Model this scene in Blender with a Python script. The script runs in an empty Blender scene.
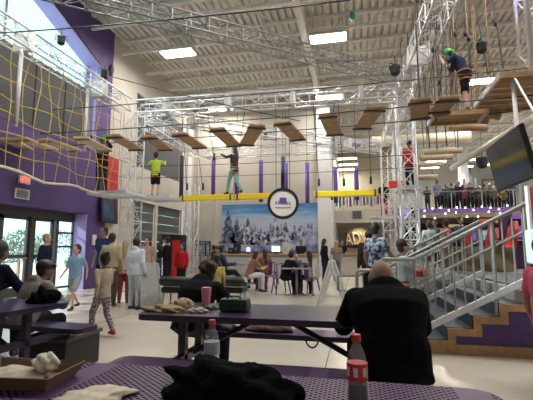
import bpy, math, random
from mathutils import Vector, Matrix, Quaternion
random.seed(7)
C = bpy.context.scene.collection
PI = math.pi
# ------------------------------------------------------------------ camera, world, sun, exposure
PITCH, YAW, FPX, EYE = math.radians(7.1), math.radians(12.5), 400.0, 1.25
cd = bpy.data.cameras.new('camera'); cam = bpy.data.objects.new('camera', cd); C.objects.link(cam)
cd.sensor_width = 36; cd.lens = 36 * FPX / 533; cd.clip_end = 300; cd.clip_start = 0.02
cam.location = (0, 0, EYE); cam.rotation_euler = (PI / 2 + PITCH, 0, YAW)
bpy.context.scene.camera = cam
w = bpy.data.worlds.new('sky'); bpy.context.scene.world = w; w.use_nodes = True
bg = w.node_tree.nodes['Background']; bg.inputs[0].default_value = (0.60, 0.90, 0.97, 1); bg.inputs[1].default_value = 1.5
sd = bpy.data.lights.new('sun', 'SUN'); sd.energy = 4.5; sd.angle = math.radians(1); sd.color = (1, .95, .85)
sun = bpy.data.objects.new('sun', sd); C.objects.link(sun)
sun.rotation_euler = Vector((0.85, 0.22, -0.50)).to_track_quat('-Z', 'Y').to_euler()
vs = bpy.context.scene.view_settings
vs.view_transform = 'Standard'; vs.look = 'None'; vs.gamma = 1; vs.use_curve_mapping = False; vs.exposure = 0.75
LAMP = 95.0
# ------------------------------------------------------------------ helpers
def ray(px, py):
    u, v = (px - 266.5) / FPX, (200 - py) / FPX
    f = math.cos(PITCH) - v * math.sin(PITCH); z = v * math.cos(PITCH) + math.sin(PITCH)
    return Vector((u * math.cos(YAW) - f * math.sin(YAW), u * math.sin(YAW) + f * math.cos(YAW), z))
def atY(px, py, Y): r = ray(px, py); return Vector((0, 0, EYE)) + r * (Y / r.y)
def atX(px, py, X): r = ray(px, py); return Vector((0, 0, EYE)) + r * (X / r.x)
def atZ(px, py, Z): r = ray(px, py); return Vector((0, 0, EYE)) + r * ((Z - EYE) / r.z)

MATS = {}
def mat(name, col, rough=.6, metal=0, noise=.12, scale=12, emit=0, bump=0, alpha=None):
    if name in MATS: return MATS[name]
    m = bpy.data.materials.new(name); m.use_nodes = True; nt = m.node_tree; b = nt.nodes['Principled BSDF']
    b.inputs['Roughness'].default_value = rough; b.inputs['Metallic'].default_value = metal
    if rough > .8: b.inputs['Specular IOR Level'].default_value = .04
    c = (*col, 1)
    tc = nt.nodes.new('ShaderNodeTexCoord'); n = nt.nodes.new('ShaderNodeTexNoise'); n.inputs['Scale'].default_value = scale; n.inputs['Detail'].default_value = 4
    nt.links.new(tc.outputs['Object'], n.inputs['Vector'])
    r = nt.nodes.new('ShaderNodeValToRGB')
    r.color_ramp.elements[0].position = .3; r.color_ramp.elements[1].position = .7
    r.color_ramp.elements[0].color = (*[max(0, x * (1 - noise)) for x in col], 1)
    r.color_ramp.elements[1].color = (*[min(1, x * (1 + noise)) for x in col], 1)
    nt.links.new(n.outputs['Fac'], r.inputs['Fac']); nt.links.new(r.outputs['Color'], b.inputs['Base Color'])
    if emit:
        b.inputs['Emission Color'].default_value = c; b.inputs['Emission Strength'].default_value = emit
    if bump:
        bm_ = nt.nodes.new('ShaderNodeBump'); bm_.inputs['Strength'].default_value = bump; bm_.inputs['Distance'].default_value = .02
        nt.links.new(n.outputs['Fac'], bm_.inputs['Height']); nt.links.new(bm_.outputs['Normal'], b.inputs['Normal'])
    MATS[name] = m; return m
def nodes(m): return m.node_tree, m.node_tree.nodes['Principled BSDF']

class MB:
    def __init__(s): s.v = []; s.f = []; s.mi = []; s.cur = 0
    def add(s, vs_, fs):
        o = len(s.v); s.v += [tuple(x) for x in vs_]
        for f in fs: s.f.append(tuple(i + o for i in f)); s.mi.append(s.cur)
        return s
    def box(s, c, d, rot=None, rz=0):
        hx, hy, hz = d[0] / 2, d[1] / 2, d[2] / 2; c = Vector(c)
        R = rot if rot is not None else Matrix.Rotation(rz, 3, 'Z')
        vv = [c + R @ Vector((x * hx, y * hy, z * hz)) for x in (-1, 1) for y in (-1, 1) for z in (-1, 1)]
        return s.add(vv, [(0, 1, 3, 2), (4, 6, 7, 5), (0, 4, 5, 1), (2, 3, 7, 6), (0, 2, 6, 4), (1, 5, 7, 3)])
    def tube(s, pts, r, n=6, cap=True):
        pts = [Vector(p) for p in pts]; rr = r if isinstance(r, (list, tuple)) else [r] * len(pts)
        rings = []; up = None
        for i, p in enumerate(pts):
            d = (pts[min(i + 1, len(pts) - 1)] - pts[max(i - 1, 0)]).normalized()
            if up is None: up = Vector((0, 0, 1)) if abs(d.z) < .9 else Vector((1, 0, 0))
            a = d.cross(up).normalized(); b = a.cross(d).normalized(); up = b
            rings.append([p + (a * math.cos(2 * PI * k / n) + b * math.sin(2 * PI * k / n)) * rr[i] for k in range(n)])
        fs = []
        for i in range(len(pts) - 1):
            for k in range(n): k2 = (k + 1) % n; fs.append((i * n + k, i * n + k2, (i + 1) * n + k2, (i + 1) * n + k))
        if cap: fs.append(tuple(range(n - 1, -1, -1))); fs.append(tuple((len(pts) - 1) * n + k for k in range(n)))
        return s.add([v for r_ in rings for v in r_], fs)
    def loft(s, rings):
        n = len(rings[0]); fs = []
        for i in range(len(rings) - 1):
            for k in range(n): k2 = (k + 1) % n; fs.append((i * n + k, i * n + k2, (i + 1) * n + k2, (i + 1) * n + k))
        fs.append(tuple(range(n - 1, -1, -1))); fs.append(tuple((len(rings) - 1) * n + k for k in range(n)))
        return s.add([v for r_ in rings for v in r_], fs)
    def lathe(s, prof, c=(0, 0, 0), n=20):
        c = Vector(c)
        return s.loft([[c + Vector((r * math.cos(2 * PI * k / n), r * math.sin(2 * PI * k / n), z)) for k in range(n)] for r, z in prof])
    def cap(s, p, q, r1, r2, n=10):
        p, q = Vector(p), Vector(q); d = (q - p); L = d.length; d = d / L if L > 1e-6 else Vector((0, 0, 1))
        pts, rr = [], []
        for a in (80, 55, 28, 0): a = math.radians(a); pts.append(p - d * r1 * math.sin(a)); rr.append(r1 * math.cos(a))
        for a in (0, 28, 55, 80): a = math.radians(a); pts.append(q + d * r2 * math.sin(a)); rr.append(r2 * math.cos(a))
        if L < 1e-6: pts.pop(4); rr.pop(4)
        return s.tube(pts, rr, n)
    def ell(s, c, d, R=None, n=14, m=8):
        c = Vector(c); R = R or Matrix.Identity(3); rings = []
        for i in range(1, m):
            t = PI * i / m
            rings.append([c + R @ Vector((d[0] * math.sin(t) * math.cos(2 * PI * k / n), d[1] * math.sin(t) * math.sin(2 * PI * k / n), -d[2] * math.cos(t))) for k in range(n)])
        rings = [[c + R @ Vector((d[0] * .02 * math.cos(2 * PI * k / n), d[1] * .02 * math.sin(2 * PI * k / n), -d[2])) for k in range(n)]] + rings
        rings.append([c + R @ Vector((d[0] * .02 * math.cos(2 * PI * k / n), d[1] * .02 * math.sin(2 * PI * k / n), d[2])) for k in range(n)])
        return s.loft(rings)
    def prism(s, poly, vec):
        n = len(poly); vec = Vector(vec); a = [Vector(p) for p in poly]
        return s.add(a + [p + vec for p in a], [tuple(range(n - 1, -1, -1)), tuple(range(n, 2 * n))] + [(i, (i + 1) % n, n + (i + 1) % n, n + i) for i in range(n)])
    def quad(s, a, b, c, d): return s.add([a, b, c, d], [(0, 1, 2, 3)])

def tag(o, label=None, cat=None, group=None, kind=None):
    if label: o['label'] = label
    if cat: o['category'] = cat
    if group: o['group'] = group
    if kind: o['kind'] = kind
    return o
OFF = {}
def empty(name, loc, label, cat, rz=0, group=None, kind=None, local=False):
    o = bpy.data.objects.new(name, None); C.objects.link(o); o.location = loc; o.rotation_euler = (0, 0, rz); o.empty_display_size = .2
    OFF[o.name] = Vector((0, 0, 0)) if local else Vector(loc)
    return tag(o, label, cat, group, kind)
def build(mb, name, m, parent=None, label=None, cat=None, group=None, kind=None, smooth=False, bevel=0, remesh=0, solid=0, sm=3):
    """mesh parts are given in the thing's local frame (local=True) or in world coordinates"""
    off = Vector((0, 0, 0))
    if parent is not None: off = OFF.get(parent.name, off)
    else:
        xs = [v[0] for v in mb.v]; ys = [v[1] for v in mb.v]; zs = [v[2] for v in mb.v]
        off = Vector(((min(xs) + max(xs)) / 2, (min(ys) + max(ys)) / 2, min(zs)))
    me = bpy.data.meshes.new(name); me.from_pydata([tuple(Vector(v) - off) for v in mb.v], [], mb.f); me.update()
    ms = m if isinstance(m, (list, tuple)) else [m]
    for x in ms: me.materials.append(x)
    if len(ms) > 1: me.polygons.foreach_set('material_index', mb.mi)
    o = bpy.data.objects.new(name, me); C.objects.link(o)
    if remesh:
        md = o.modifiers.new('r', 'REMESH'); md.mode = 'VOXEL'; md.voxel_size = remesh
        if sm: s2 = o.modifiers.new('s', 'SMOOTH'); s2.iterations = sm; s2.factor = .5
        dg = bpy.context.evaluated_depsgraph_get(); dg.update()
        me2 = bpy.data.meshes.new_from_object(o.evaluated_get(dg)); o.modifiers.clear(); o.data = me2
        me2.materials.clear(); me2.materials.append(ms[0]); bpy.data.meshes.remove(me); me = me2; me.name = name
    import bmesh
    if not remesh:
        b = bmesh.new(); b.from_mesh(me); bmesh.ops.recalc_face_normals(b, faces=b.faces); b.to_mesh(me); b.free()
    if smooth or remesh: me.polygons.foreach_set('use_smooth', [True] * len(me.polygons))
    if bevel:
        bv = o.modifiers.new('bevel', 'BEVEL'); bv.width = bevel; bv.segments = 2; bv.limit_method = 'ANGLE'
    if parent is not None: o.parent = parent; OFF[o.name] = off
    else: o.location = off; OFF[o.name] = off
    return tag(o, label, cat, group, kind)
def sub(o):  # let a part be a parent of a sub-part whose mesh uses the same frame
    OFF[o.name] = OFF.get(o.parent.name, Vector()) if o.parent else OFF.get(o.name); return o
def copytree(o, parent=None):
    c = o.copy(); C.objects.link(c)
    if parent is not None: c.parent = parent
    for ch in list(o.children): copytree(ch, c)
    return c
def textpart(s, name, size, m, loc, rot, parent=None, ext=.004, align='CENTER'):
    cu = bpy.data.curves.new(name, 'FONT'); cu.body = s; cu.size = size; cu.extrude = ext; cu.align_x = align; cu.align_y = 'CENTER'
    t = bpy.data.objects.new('tmp', cu); C.objects.link(t)
    dg = bpy.context.evaluated_depsgraph_get(); dg.update()
    me = bpy.data.meshes.new_from_object(t.evaluated_get(dg)); bpy.data.objects.remove(t)
    me.name = name; me.materials.clear(); me.materials.append(m)
    o = bpy.data.objects.new(name, me); C.objects.link(o)
    off = OFF.get(parent.name, Vector()) if parent is not None else Vector()
    o.location = Vector(loc) - off; o.rotation_euler = rot
    if parent is not None: o.parent = parent
    return o
# ------------------------------------------------------------------ materials
purple = mat('purple_paint', (.078, .042, .175), .55, noise=.05, scale=2)
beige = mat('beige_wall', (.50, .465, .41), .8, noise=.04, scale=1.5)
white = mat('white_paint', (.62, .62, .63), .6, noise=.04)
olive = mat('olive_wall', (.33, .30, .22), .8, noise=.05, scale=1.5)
deck = mat('ceiling_deck', (.66, .64, .58), .6, noise=.05, scale=2)
joistm = mat('joist_paint', (.72, .70, .66), .6, noise=.04)
alu = mat('aluminium', (.62, .63, .66), .42, .35, noise=.06)
steel = mat('galvanised_steel', (.30, .31, .31), .42, .45, noise=.1)
dsteel = mat('dark_steel', (.10, .10, .11), .45, .5)
black = mat('black_plastic', (.006, .006, .007), .5)
blackcloth = mat('black_cloth', (.005, .005, .006), .95, noise=.3, scale=30, bump=.4)
grey = mat('grey_shade', (.085, .09, .095), .75, noise=.06)
cable = mat('dark_cable', (.03, .03, .035), .5)
yrope = mat('yellow_rope', (.58, .42, .10), .8)
yellow = mat('yellow_beam', (.85, .62, .02), .45, noise=.04)
wood = mat('brown_plank', (.37, .225, .115), .7, noise=.25, scale=9)
pale = mat('pale_plank', (.52, .42, .30), .7, noise=.15, scale=9)
oak = mat('oak_trim', (.36, .20, .085), .45, noise=.2, scale=14)
navy = mat('navy_tread', (.016, .024, .040), .6, noise=.2)
red = mat('red_plastic', (.45, .02, .02), .45)
lampm = mat('lamp_diffuser', (1, .93, .78), .5, noise=0, emit=9)
tpurple = mat('purple_table_coat', (.028, .018, .050), .28, noise=.06)
def perforated():
    m = mat('perforated_purple_coat', (.080, .038, .120), .38, noise=.06); nt, b = nodes(m)
    tc = nt.nodes.new('ShaderNodeTexCoord'); sp = nt.nodes.new('ShaderNodeSeparateXYZ'); nt.links.new(tc.outputs['Object'], sp.inputs[0])
    def M(op, a, b2=None, v=None):
        n = nt.nodes.new('ShaderNodeMath'); n.operation = op
        for i, x in enumerate((a, b2)):
            if x is None: continue
            if isinstance(x, (int, float)): n.inputs[i].default_value = x
            else: nt.links.new(x, n.inputs[i])
        return n.outputs[0]
    k = 2 * PI / .031
    cx = M('SINE', M('MULTIPLY', sp.outputs[0], k)); cy = M('SINE', M('MULTIPLY', sp.outputs[1], k * 1.25))
    prod = M('ADD', cx, cy)                       # staggered diamond pattern
    pr2 = M('MULTIPLY', cx, cy)
    shade_dot = M('GREATER_THAN', pr2, .22)
    # solid bands where no holes are painted
    bx_ = M('PINGPONG', M('ADD', sp.outputs[0], .3), .36)
    band = M('GREATER_THAN', bx_, .055)
    hz = M('MULTIPLY', shade_dot, band)
    top = nt.nodes.new('ShaderNodeNewGeometry'); sn = nt.nodes.new('ShaderNodeSeparateXYZ'); nt.links.new(top.outputs['Normal'], sn.inputs[0])
    hz = M('MULTIPLY', hz, M('GREATER_THAN', M('ABSOLUTE', sn.outputs[2]), .9))
    tr = nt.nodes.new('ShaderNodeBsdfDiffuse'); tr.inputs[0].default_value = (.006, .004, .008, 1); mx = nt.nodes.new('ShaderNodeMixShader'); out = nt.nodes['Material Output']  # near-black dots paint the shade seen through the perforations
    nt.links.new(hz, mx.inputs[0]); nt.links.new(b.outputs[0], mx.inputs[1]); nt.links.new(tr.outputs[0], mx.inputs[2]); nt.links.new(mx.outputs[0], out.inputs[0])
    return m
perf = perforated()
def glassmat(name, col, mixf, rough=.02):
    m = mat(name, col, rough, noise=0); nt, b = nodes(m); b.inputs['Roughness'].default_value = rough
    tr = nt.nodes.new('ShaderNodeBsdfTransparent'); tr.inputs[0].default_value = (*[min(1, .85 + .15 * c) for c in col], 1)
    mx = nt.nodes.new('ShaderNodeMixShader'); mx.inputs[0].default_value = mixf
    nt.links.new(b.outputs[0], mx.inputs[1]); nt.links.new(tr.outputs[0], mx.inputs[2]); nt.links.new(mx.outputs[0], nt.nodes['Material Output'].inputs[0]); return m
glass = glassmat('window_glass', (.5, .6, .65), .9)
pet = glassmat('clear_bottle_plastic', (.55, .6, .65), .80, .08)
tglass = glassmat('tinted_glass', (.3, .6, .62), .9)
MATS['tinted_glass'].node_tree.nodes['Transparent BSDF'].inputs[0].default_value = (.86, .97, .98, 1)
def floormat():
    m = mat('polished_concrete', (.50, .46, .395), .24, noise=.10, scale=.9); nt, b = nodes(m)
    tc = nt.nodes.new('ShaderNodeTexCoord'); sp = nt.nodes.new('ShaderNodeSeparateXYZ'); nt.links.new(tc.outputs['Object'], sp.inputs[0])
    r = b.inputs['Base Color'].links[0].from_socket; last = None
    for ax, off in ((0, 2.86), (1, 1.2)):
        a = nt.nodes.new('ShaderNodeMath'); a.operation = 'ADD'; a.inputs[1].default_value = off + 40; nt.links.new(sp.outputs[ax], a.inputs[0])
        mo = nt.nodes.new('ShaderNodeMath'); mo.operation = 'MODULO'; mo.inputs[1].default_value = 4; nt.links.new(a.outputs[0], mo.inputs[0])
        lt = nt.nodes.new('ShaderNodeMath'); lt.operation = 'LESS_THAN'; lt.inputs[1].default_value = .014; nt.links.new(mo.outputs[0], lt.inputs[0])
        if last is None: last = lt.outputs[0]
        else:
            mm = nt.nodes.new('ShaderNodeMath'); mm.operation = 'MAXIMUM'; nt.links.new(last, mm.inputs[0]); nt.links.new(lt.outputs[0], mm.inputs[1]); last = mm.outputs[0]
    mx = nt.nodes.new('ShaderNodeMix'); mx.data_type = 'RGBA'; nt.links.new(last, mx.inputs[0]); nt.links.new(r, mx.inputs[6]); mx.inputs[7].default_value = (.10, .09, .08, 1)
    nt.links.new(mx.outputs[2], b.inputs['Base Color']); return m
# ------------------------------------------------------------------ room shell
XL, XR, YB, YF, HC = -8.5, 14.0, -5.0, 20.0, 9.2     # left wall, right wall, behind, near far-wall, ceiling
XC = atY(326, 230, YF).x; YD = 29.0; YE = 38.0; XD = atY(398, 180, YD).x
def S(mb, name, m, parent=None, **k): return build(mb, name, m, parent, kind='structure' if parent is None else None, **k)
mb = MB(); mb.box((2.5, 16.5, -.1), (24, 43.5, .2)); S(mb, 'floor', floormat())
# ceiling: ribbed deck
mb = MB(); prof = []; x = XL - .3
while x < XR + .3: prof += [(x, 0), (x + .15, 0), (x + .165, .10), (x + .235, .10)]; x += .25
vv = []; ff = []
for (px_, dz) in prof: vv += [(px_, YB - .2, HC + dz), (px_, YE + .2, HC + dz)]
for i in range(len(prof) - 1): ff.append((2 * i, 2 * i + 1, 2 * i + 3, 2 * i + 2))
mb.add(vv, ff); mb.box(((XL + XR) / 2, (YB + YE) / 2, HC + .22), (XR - XL + .6, YE - YB + .4, .1)); ceil = S(mb, 'ceiling', deck)
Y = .3
while Y < YE - .5:
    x0 = XL if Y < YF else XC; j = MB()
    j.box(((x0 + XR) / 2, Y, HC - .06), (XR - x0, .12, .10)); jo = build(j, 'joist', joistm, ceil)
    j = MB(); j.box(((x0 + XR) / 2, Y, HC - .55), (XR - x0, .10, .10)); build(j, 'bottom_chord', joistm, jo); OFF[jo.name] = OFF[ceil.name]
    j = MB(); x = x0; k = 0
    while x < XR - .6:
        z0, z1 = (HC - .55, HC - .06) if k % 2 else (HC - .06, HC - .55); j.tube([(x, Y, z0), (x + .6, Y, z1)], .011, 4); x += .6; k += 1
    build(j, 'lacing', joistm, jo); Y += 1.8
for xg in (-6.4, -3.0, 3.4, 8.0):
    j = MB(); j.box((xg, (YB + YF) / 2 + 2, HC - .12), (.05, YE - YB - 12, .05)); j.box((xg, 8, HC - .55), (.03, 24, .03)); build(j, 'bridging', joistm, ceil)
j = MB(); j.box((-1.55, 9, HC - .35), (.22, 26, .5)); build(j, 'girder', joistm, ceil)
# diagonal bracing rods under the deck
for a, b in (((-8.2, 12.4, 8.9), (-4.0, 17.5, 8.6)), ((-5.5, 8, 8.7), (-2.5, 12, 8.7))):
    j = MB(); j.tube([a, b], .03, 5); build(j, 'brace', joistm, ceil)
# left wall with openings, as a grid of blocks
def wall_x(X0, X1, cuts, ys, zs, mb):
    yy = sorted(set(ys)); zz = sorted(set(zs))
    for i in range(len(yy) - 1):
        for k in range(len(zz) - 1):
            yc, zc = (yy[i] + yy[i + 1]) / 2, (zz[k] + zz[k + 1]) / 2
            if any(a < yc < b and c < zc < d for a, b, c, d in cuts): continue
            mb.box(((X0 + X1) / 2, yc, zc), (abs(X1 - X0), yy[i + 1] - yy[i], zz[k + 1] - zz[k]))
YP = 12.4
cuts = [(5.4, 11.42, 0, 2.42), (1.5, 11.65, 4.6, 8.95)]
mb = MB(); wall_x(XL, XL - .55, cuts, [YB, 1.5, 5.4, 11.42, 11.65, YP], [0, 2.42, 4.6, 8.95, HC], mb)
mb.prism([(XL, 11.66, 7.65), (XL, 11.66, 8.96), (XL, 8.2, 8.96)], (-.55, 0, 0))       # sloping head of the high window
S(mb, 'wall_left', purple)
cuts = [(14.1, 15.95, 0, 3.2), (16.15, 18.6, 0, 3.2), (14.1, 18.5, 4.6, 7.6)]
mb = MB(); wall_x(XL, XL - .4, cuts, [YP, 14.1, 15.95, 16.15, 18.5, 18.6, YF], [0, 3.2, 4.6, 7.6, HC], mb); S(mb, 'wall_left_far', beige)
# far wall (with mural), return, deep walls, right, back
mb = MB(); mb.box(((XL + XC) / 2, YF + .15, HC / 2), (XC - XL, .3, HC)); S(mb, 'wall_far', beige)
mb = MB(); mb.box((XC + .15, (YF + YD) / 2, HC / 2), (.3, YD - YF + .6, HC)); S(mb, 'wall_return', white)
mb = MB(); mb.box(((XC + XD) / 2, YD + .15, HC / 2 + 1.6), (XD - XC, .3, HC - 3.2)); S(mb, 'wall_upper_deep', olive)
mb = MB(); mb.box(((XC + XR) / 2, YE + .15, HC / 2), (XR - XC, .3, HC)); S(mb, 'wall_deep', beige)
mb = MB(); mb.box((XR + .15, (YB + YE) / 2, HC / 2), (.3, YE - YB, HC)); S(mb, 'wall_right', beige)
mb = MB(); mb.box(((XL + XR) / 2, YB - .15, HC / 2), (XR - XL, .3, HC)); S(mb, 'wall_back', beige)
for i, px_ in enumerate((197.5, 216)):
    p = atY(px_, 200, YF); mb = MB(); mb.box((p.x, YF - .02, HC / 2), (.06, .06, HC)); S(mb, 'trim_%d' % (i + 1), beige)
mb = MB(); mb.box((XC - .16, YF - .15, HC / 2), (.40, .36, HC)); S(mb, 'trim_3', white)
mb = MB(); mb.box((XL + .06, 19.2, HC / 2), (.16, .5, HC)); S(mb, 'trim_4', white)
lit_purple = mat('daylit_purple_lining', (.42, .34, .68), .6, noise=.04)  # wall purple with the daylight on window and door reveals put into the colour
mb = MB(); mb.box((XL - .275, 11.66 - .01, 6.1), (.54, .03, 3.1)); mb.prism([(XL - .01, 11.66, 7.60), (XL - .01, 8.2, 8.91), (XL - .01, 8.2, 8.88), (XL - .01, 11.66, 7.57)], (-.53, 0, 0)); S(mb, 'trim_11', lit_purple)
mb = MB(); mb.box((XL - .26, 11.405, 1.2), (.5, .03, 2.4)); S(mb, 'trim_12', lit_purple)
# high window: frame, glass, roller shade
mb = MB()
for y in (1.55, 4.9, 8.25, 11.6): mb.box((XL - .5, y, 6.75), (.08, .08, 4.3))
for z in (4.63, 6.75, 8.92): mb.box((XL - .5, 6.6, z), (.08, 10.1, .08))
wf = S(mb, 'window_1', mat('window_frame', (.35, .36, .4), .5))
mb = MB(); mb.box((XL - .52, 6.6, 6.75), (.02, 10, 4.2)); build(mb, 'glass_pane', tglass, wf)
mb = MB(); mb.box((XL - .38, 6.55, 5.68), (.04, 10.0, 2.1)); sh = build(mb, 'roller_shade', grey, wf)
mb = MB()
for y in (2.8, 4.1, 5.4, 6.7, 8.0, 9.3, 10.5): mb.box((XL - .35, y, 5.68), (.02, .03, 2.1))
build(mb, 'shade_seam', mat('shade_seam', (.05, .05, .055), .8), wf)
mb = MB()
for y in (14.14, 16.3, 18.46): mb.box((XL - .25, y, 6.1), (.08, .08, 3.0))
for z in (4.64, 7.56): mb.box((XL - .25, 16.3, z), (.08, 4.4, .08))
wf = S(mb, 'window_2', MATS['window_frame'])
mb = MB(); mb.box((XL - .3, 16.3, 6.1), (.02, 4.3, 2.9)); build(mb, 'glass_pane', glass, wf)
mb = MB(); mb.box((XL - .18, 16.3, 6.1), (.03, 4.36, 2.96)); build(mb, 'roller_shade', grey, wf)
# entrance doors in the recess
frame = mat('bronze_frame', (.06, .055, .055), .5)
XD0 = XL - .50
def leaf(y0, y1, name, handle=True):
    mb = MB()
    for y in (y0 + .05, y1 - .05): mb.box((XD0, y, 1.09), (.07, .10, 2.18))
    for z, h in ((2.13, .1), (1.06, .12), (.12, .24)): mb.box((XD0, (y0 + y1) / 2, z), (.07, y1 - y0, h))
    d = S(mb, name, frame)
    mb = MB(); mb.box((XD0, (y0 + y1) / 2, 1.15), (.015, y1 - y0 - .12, 1.95)); build(mb, 'glass_pane', glass, d)
    if handle: mb = MB(); mb.tube([(XD0 + .1, y0 + .12, 1.02), (XD0 + .1, y1 - .12, 1.02)], .02); build(mb, 'push_bar', steel, d)
leaf(5.6, 6.6, 'door_1'); leaf(6.65, 7.6, 'door_2'); leaf(7.75, 8.62, 'door_3'); leaf(8.62, 9.60, 'door_4'); leaf(9.70, 10.52, 'door_5')
mb = MB(); mb.box((XD0, 8.5, 2.30), (.14, 5.9, .24))
for y in (5.5, 7.67, 9.65, 10.62): mb.box((XD0, y, 1.1), (.14, .12, 2.2))
S(mb, 'trim_5', frame)
mb = MB()
for z in (.1, 1.35, 1.78, 2.16): mb.box((XD0, 11.0, z), (.06, .8, .06))
for y in (10.68, 11.38): mb.box((XD0, y, 1.1), (.06, .06, 2.2))
wf = S(mb, 'window_3', frame); mb = MB(); mb.box((XD0, 11.0, 1.1), (.015, .74, 2.1)); build(mb, 'glass_pane', glass, wf)
# roll-up doors
for n, (y0, y1) in enumerate(((14.12, 15.93), (16.17, 18.58))):
    mb = MB()
    for k in range(8): mb.box((XL - .12, (y0 + y1) / 2, .2 + .4 * k), (.05, y1 - y0, .385))
    d = S(mb, 'door_%d' % (6 + n), grey)
    mb = MB()
    for k in (2, 5): mb.box((XL - .085, (y0 + y1) / 2, .4 * k + .02), (.03, y1 - y0, .09))
    build(mb, 'stiffener', mat('grey_rail', (.22, .23, .24), .5), d)
mb = MB(); mb.box((XL + .01, 18.72, 1.7), (.04, .16, 3.0)); S(mb, 'trim_6', mat('bright_white', (.85, .87, .9), .5))
mb = MB(); mb.box((XL + .02, 13.0, .06), (.04, 1.3, .12)); S(mb, 'baseboard_left', frame)
# deep bay: mezzanine slab, fascia and alcove wall
ZM = 3.45; YM = 24.0
XM0 = XC + .3
mb = MB(); mb.box(((XM0 + XR) / 2, (YM + YE) / 2, ZM - .15), (XR - XM0, YE - YM, .3)); S(mb, 'floor_mezzanine', mat('mezzanine_floor', (.25, .22, .2), .7))
pa = atY(392, 215, YM - .1)
mb = MB(); mb.box(((XM0 + pa.x) / 2, YM - .1, ZM - .28), (pa.x - XM0, .2, .72)); S(mb, 'trim_7', beige)
mb = MB(); mb.box(((pa.x + XR) / 2, YM - .1, ZM - .20), (XR - pa.x, .2, .5)); S(mb, 'trim_8', mat('purple_fascia', (.14, .06, .36), .5))
mb = MB(); mb.box(((XM0 + pa.x + 1) / 2, 27.2, 1.55), (pa.x + 1 - XM0, .2, 3.1)); S(mb, 'wall_alcove', beige)
mb = MB(); mb.box(((pa.x + 1 + XR) / 2, 30.0, 1.55), (XR - pa.x - 1, .2, 3.1)); S(mb, 'wall_under_mezzanine', mat('maroon_wall', (.07, .025, .06), .7))
# raised play floor reached by the stairs
ZP, YS, XS = .76, 5.40, 1.95
mb = MB(); mb.box(((XS + XR) / 2, (YS + 21.5) / 2 + .02, ZP / 2), (XR - XS, 21.5 - YS, ZP)); S(mb, 'floor_raised', mat('raised_floor', (.16, .13, .12), .6))
# outside ground and hedge
mb = MB(); mb.box((-22, 8, -.15), (26, 60, .1)); S(mb, 'floor_outside', mat('pavement', (.75, .75, .75), .8))
# ------------------------------------------------------------------ high-bay lamps
def lamp(x, y, z, label, L=1.25, W=.55, power=LAMP, rz=0):
    r = empty('high_bay_lamp', (x, y, z), label, 'ceiling light', rz, 'high bay lamps', local=True)
    mb = MB(); mb.box((0, 0, .07), (L, W, .06)); build(mb, 'housing', joistm, r)
    h_ = [o for o in r.children][0]
    for k in (-1, 1): mb = MB(); mb.box((0, k * W * .24, .02), (L * .96, W * .40, .04)); build(mb, 'diffuser', lampm, h_)
    for sx in (-1, 1): mb = MB(); mb.tube([(sx * L * .4, 0, .1), (sx * L * .4, 0, HC - z + .03)], .008, 4); build(mb, 'hanger', dsteel, r)
    ld = bpy.data.lights.new('lamp_light', 'AREA'); ld.shape = 'RECTANGLE'; ld.size = L * .9; ld.size_y = W * .85; ld.energy = power; ld.color = (1, .95, .87)
    lo = bpy.data.objects.new('lamp_light', ld); C.objects.link(lo); lo.location = (0, 0, -.02); lo.parent = r
    return r
LH = 8.45
for (px_, py_, lb) in ((178, 54, 'lit high bay lamp nearest the purple wall, hung under the ribbed ceiling'), (328, 39, 'lit high bay lamp near the top centre of the ceiling'),
                      (329, 98, 'lit high bay lamp just above the long horizontal truss, right of centre'), (220, 109, 'lit high bay lamp glimpsed through the long horizontal truss'),
                      (481, 82, 'lit high bay lamp behind the climber in the green helmet')):
    p = atZ(px_, py_, LH); lamp(p.x, p.y, LH, lb)
for i, (x, y) in enumerate(((-5.5, 6), (-1.5, 6.5), (3, 6.5), (7, 7), (7, 11.5), (11.5, 11.5), (9, 17), (12.5, 18), (12.5, 25), (3, -2))):
    lamp(x, y, LH, 'lit high bay lamp above the hall, hung over the ' + ['rope net beside the high window', 'middle of the hanging planks', 'climber in the green helmet', 'right end of the wooden platform', 'racing seats', 'right wall beside the stairs', 'arcade machines', 'right wall beside the arcade', 'right end of the balcony', 'floor behind the viewer, added as unseen fill'][i], power=LAMP * (1.3 if i < 9 else .3))  # the last is a weak fill lamp added behind the camera, unseen
for (px_, py_, lb) in ((347, 159, 'highest of the three lamp strips in the dark opening left of the tower'), (348, 165, 'middle of the three lamp strips in the dark opening left of the tower'), (347, 170, 'lowest of the three lamp strips in the dark opening left of the tower'),
                      (436, 162, 'lamp strip over the balcony at left, upper of two'), (430, 168, 'lamp strip over the balcony at left, lower of two'),
                      (474, 160, 'long lamp strip above the balcony beside the dark loudspeaker'), (464, 167, 'lamp strip above the balcony column'), (492, 165, 'lamp strip over the balcony next to the television')):
    dark = px_ < 400; p = atY(px_, py_, {159: 25.5, 165: 26.8, 170: 28.2, 162: 27.5, 168: 31, 160: 28.5, 167: 32}[py_] if px_ != 492 else 26); lamp(p.x, p.y, p.z, lb, L=1.25, W=.3, power=30 if dark else 130)
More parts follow.
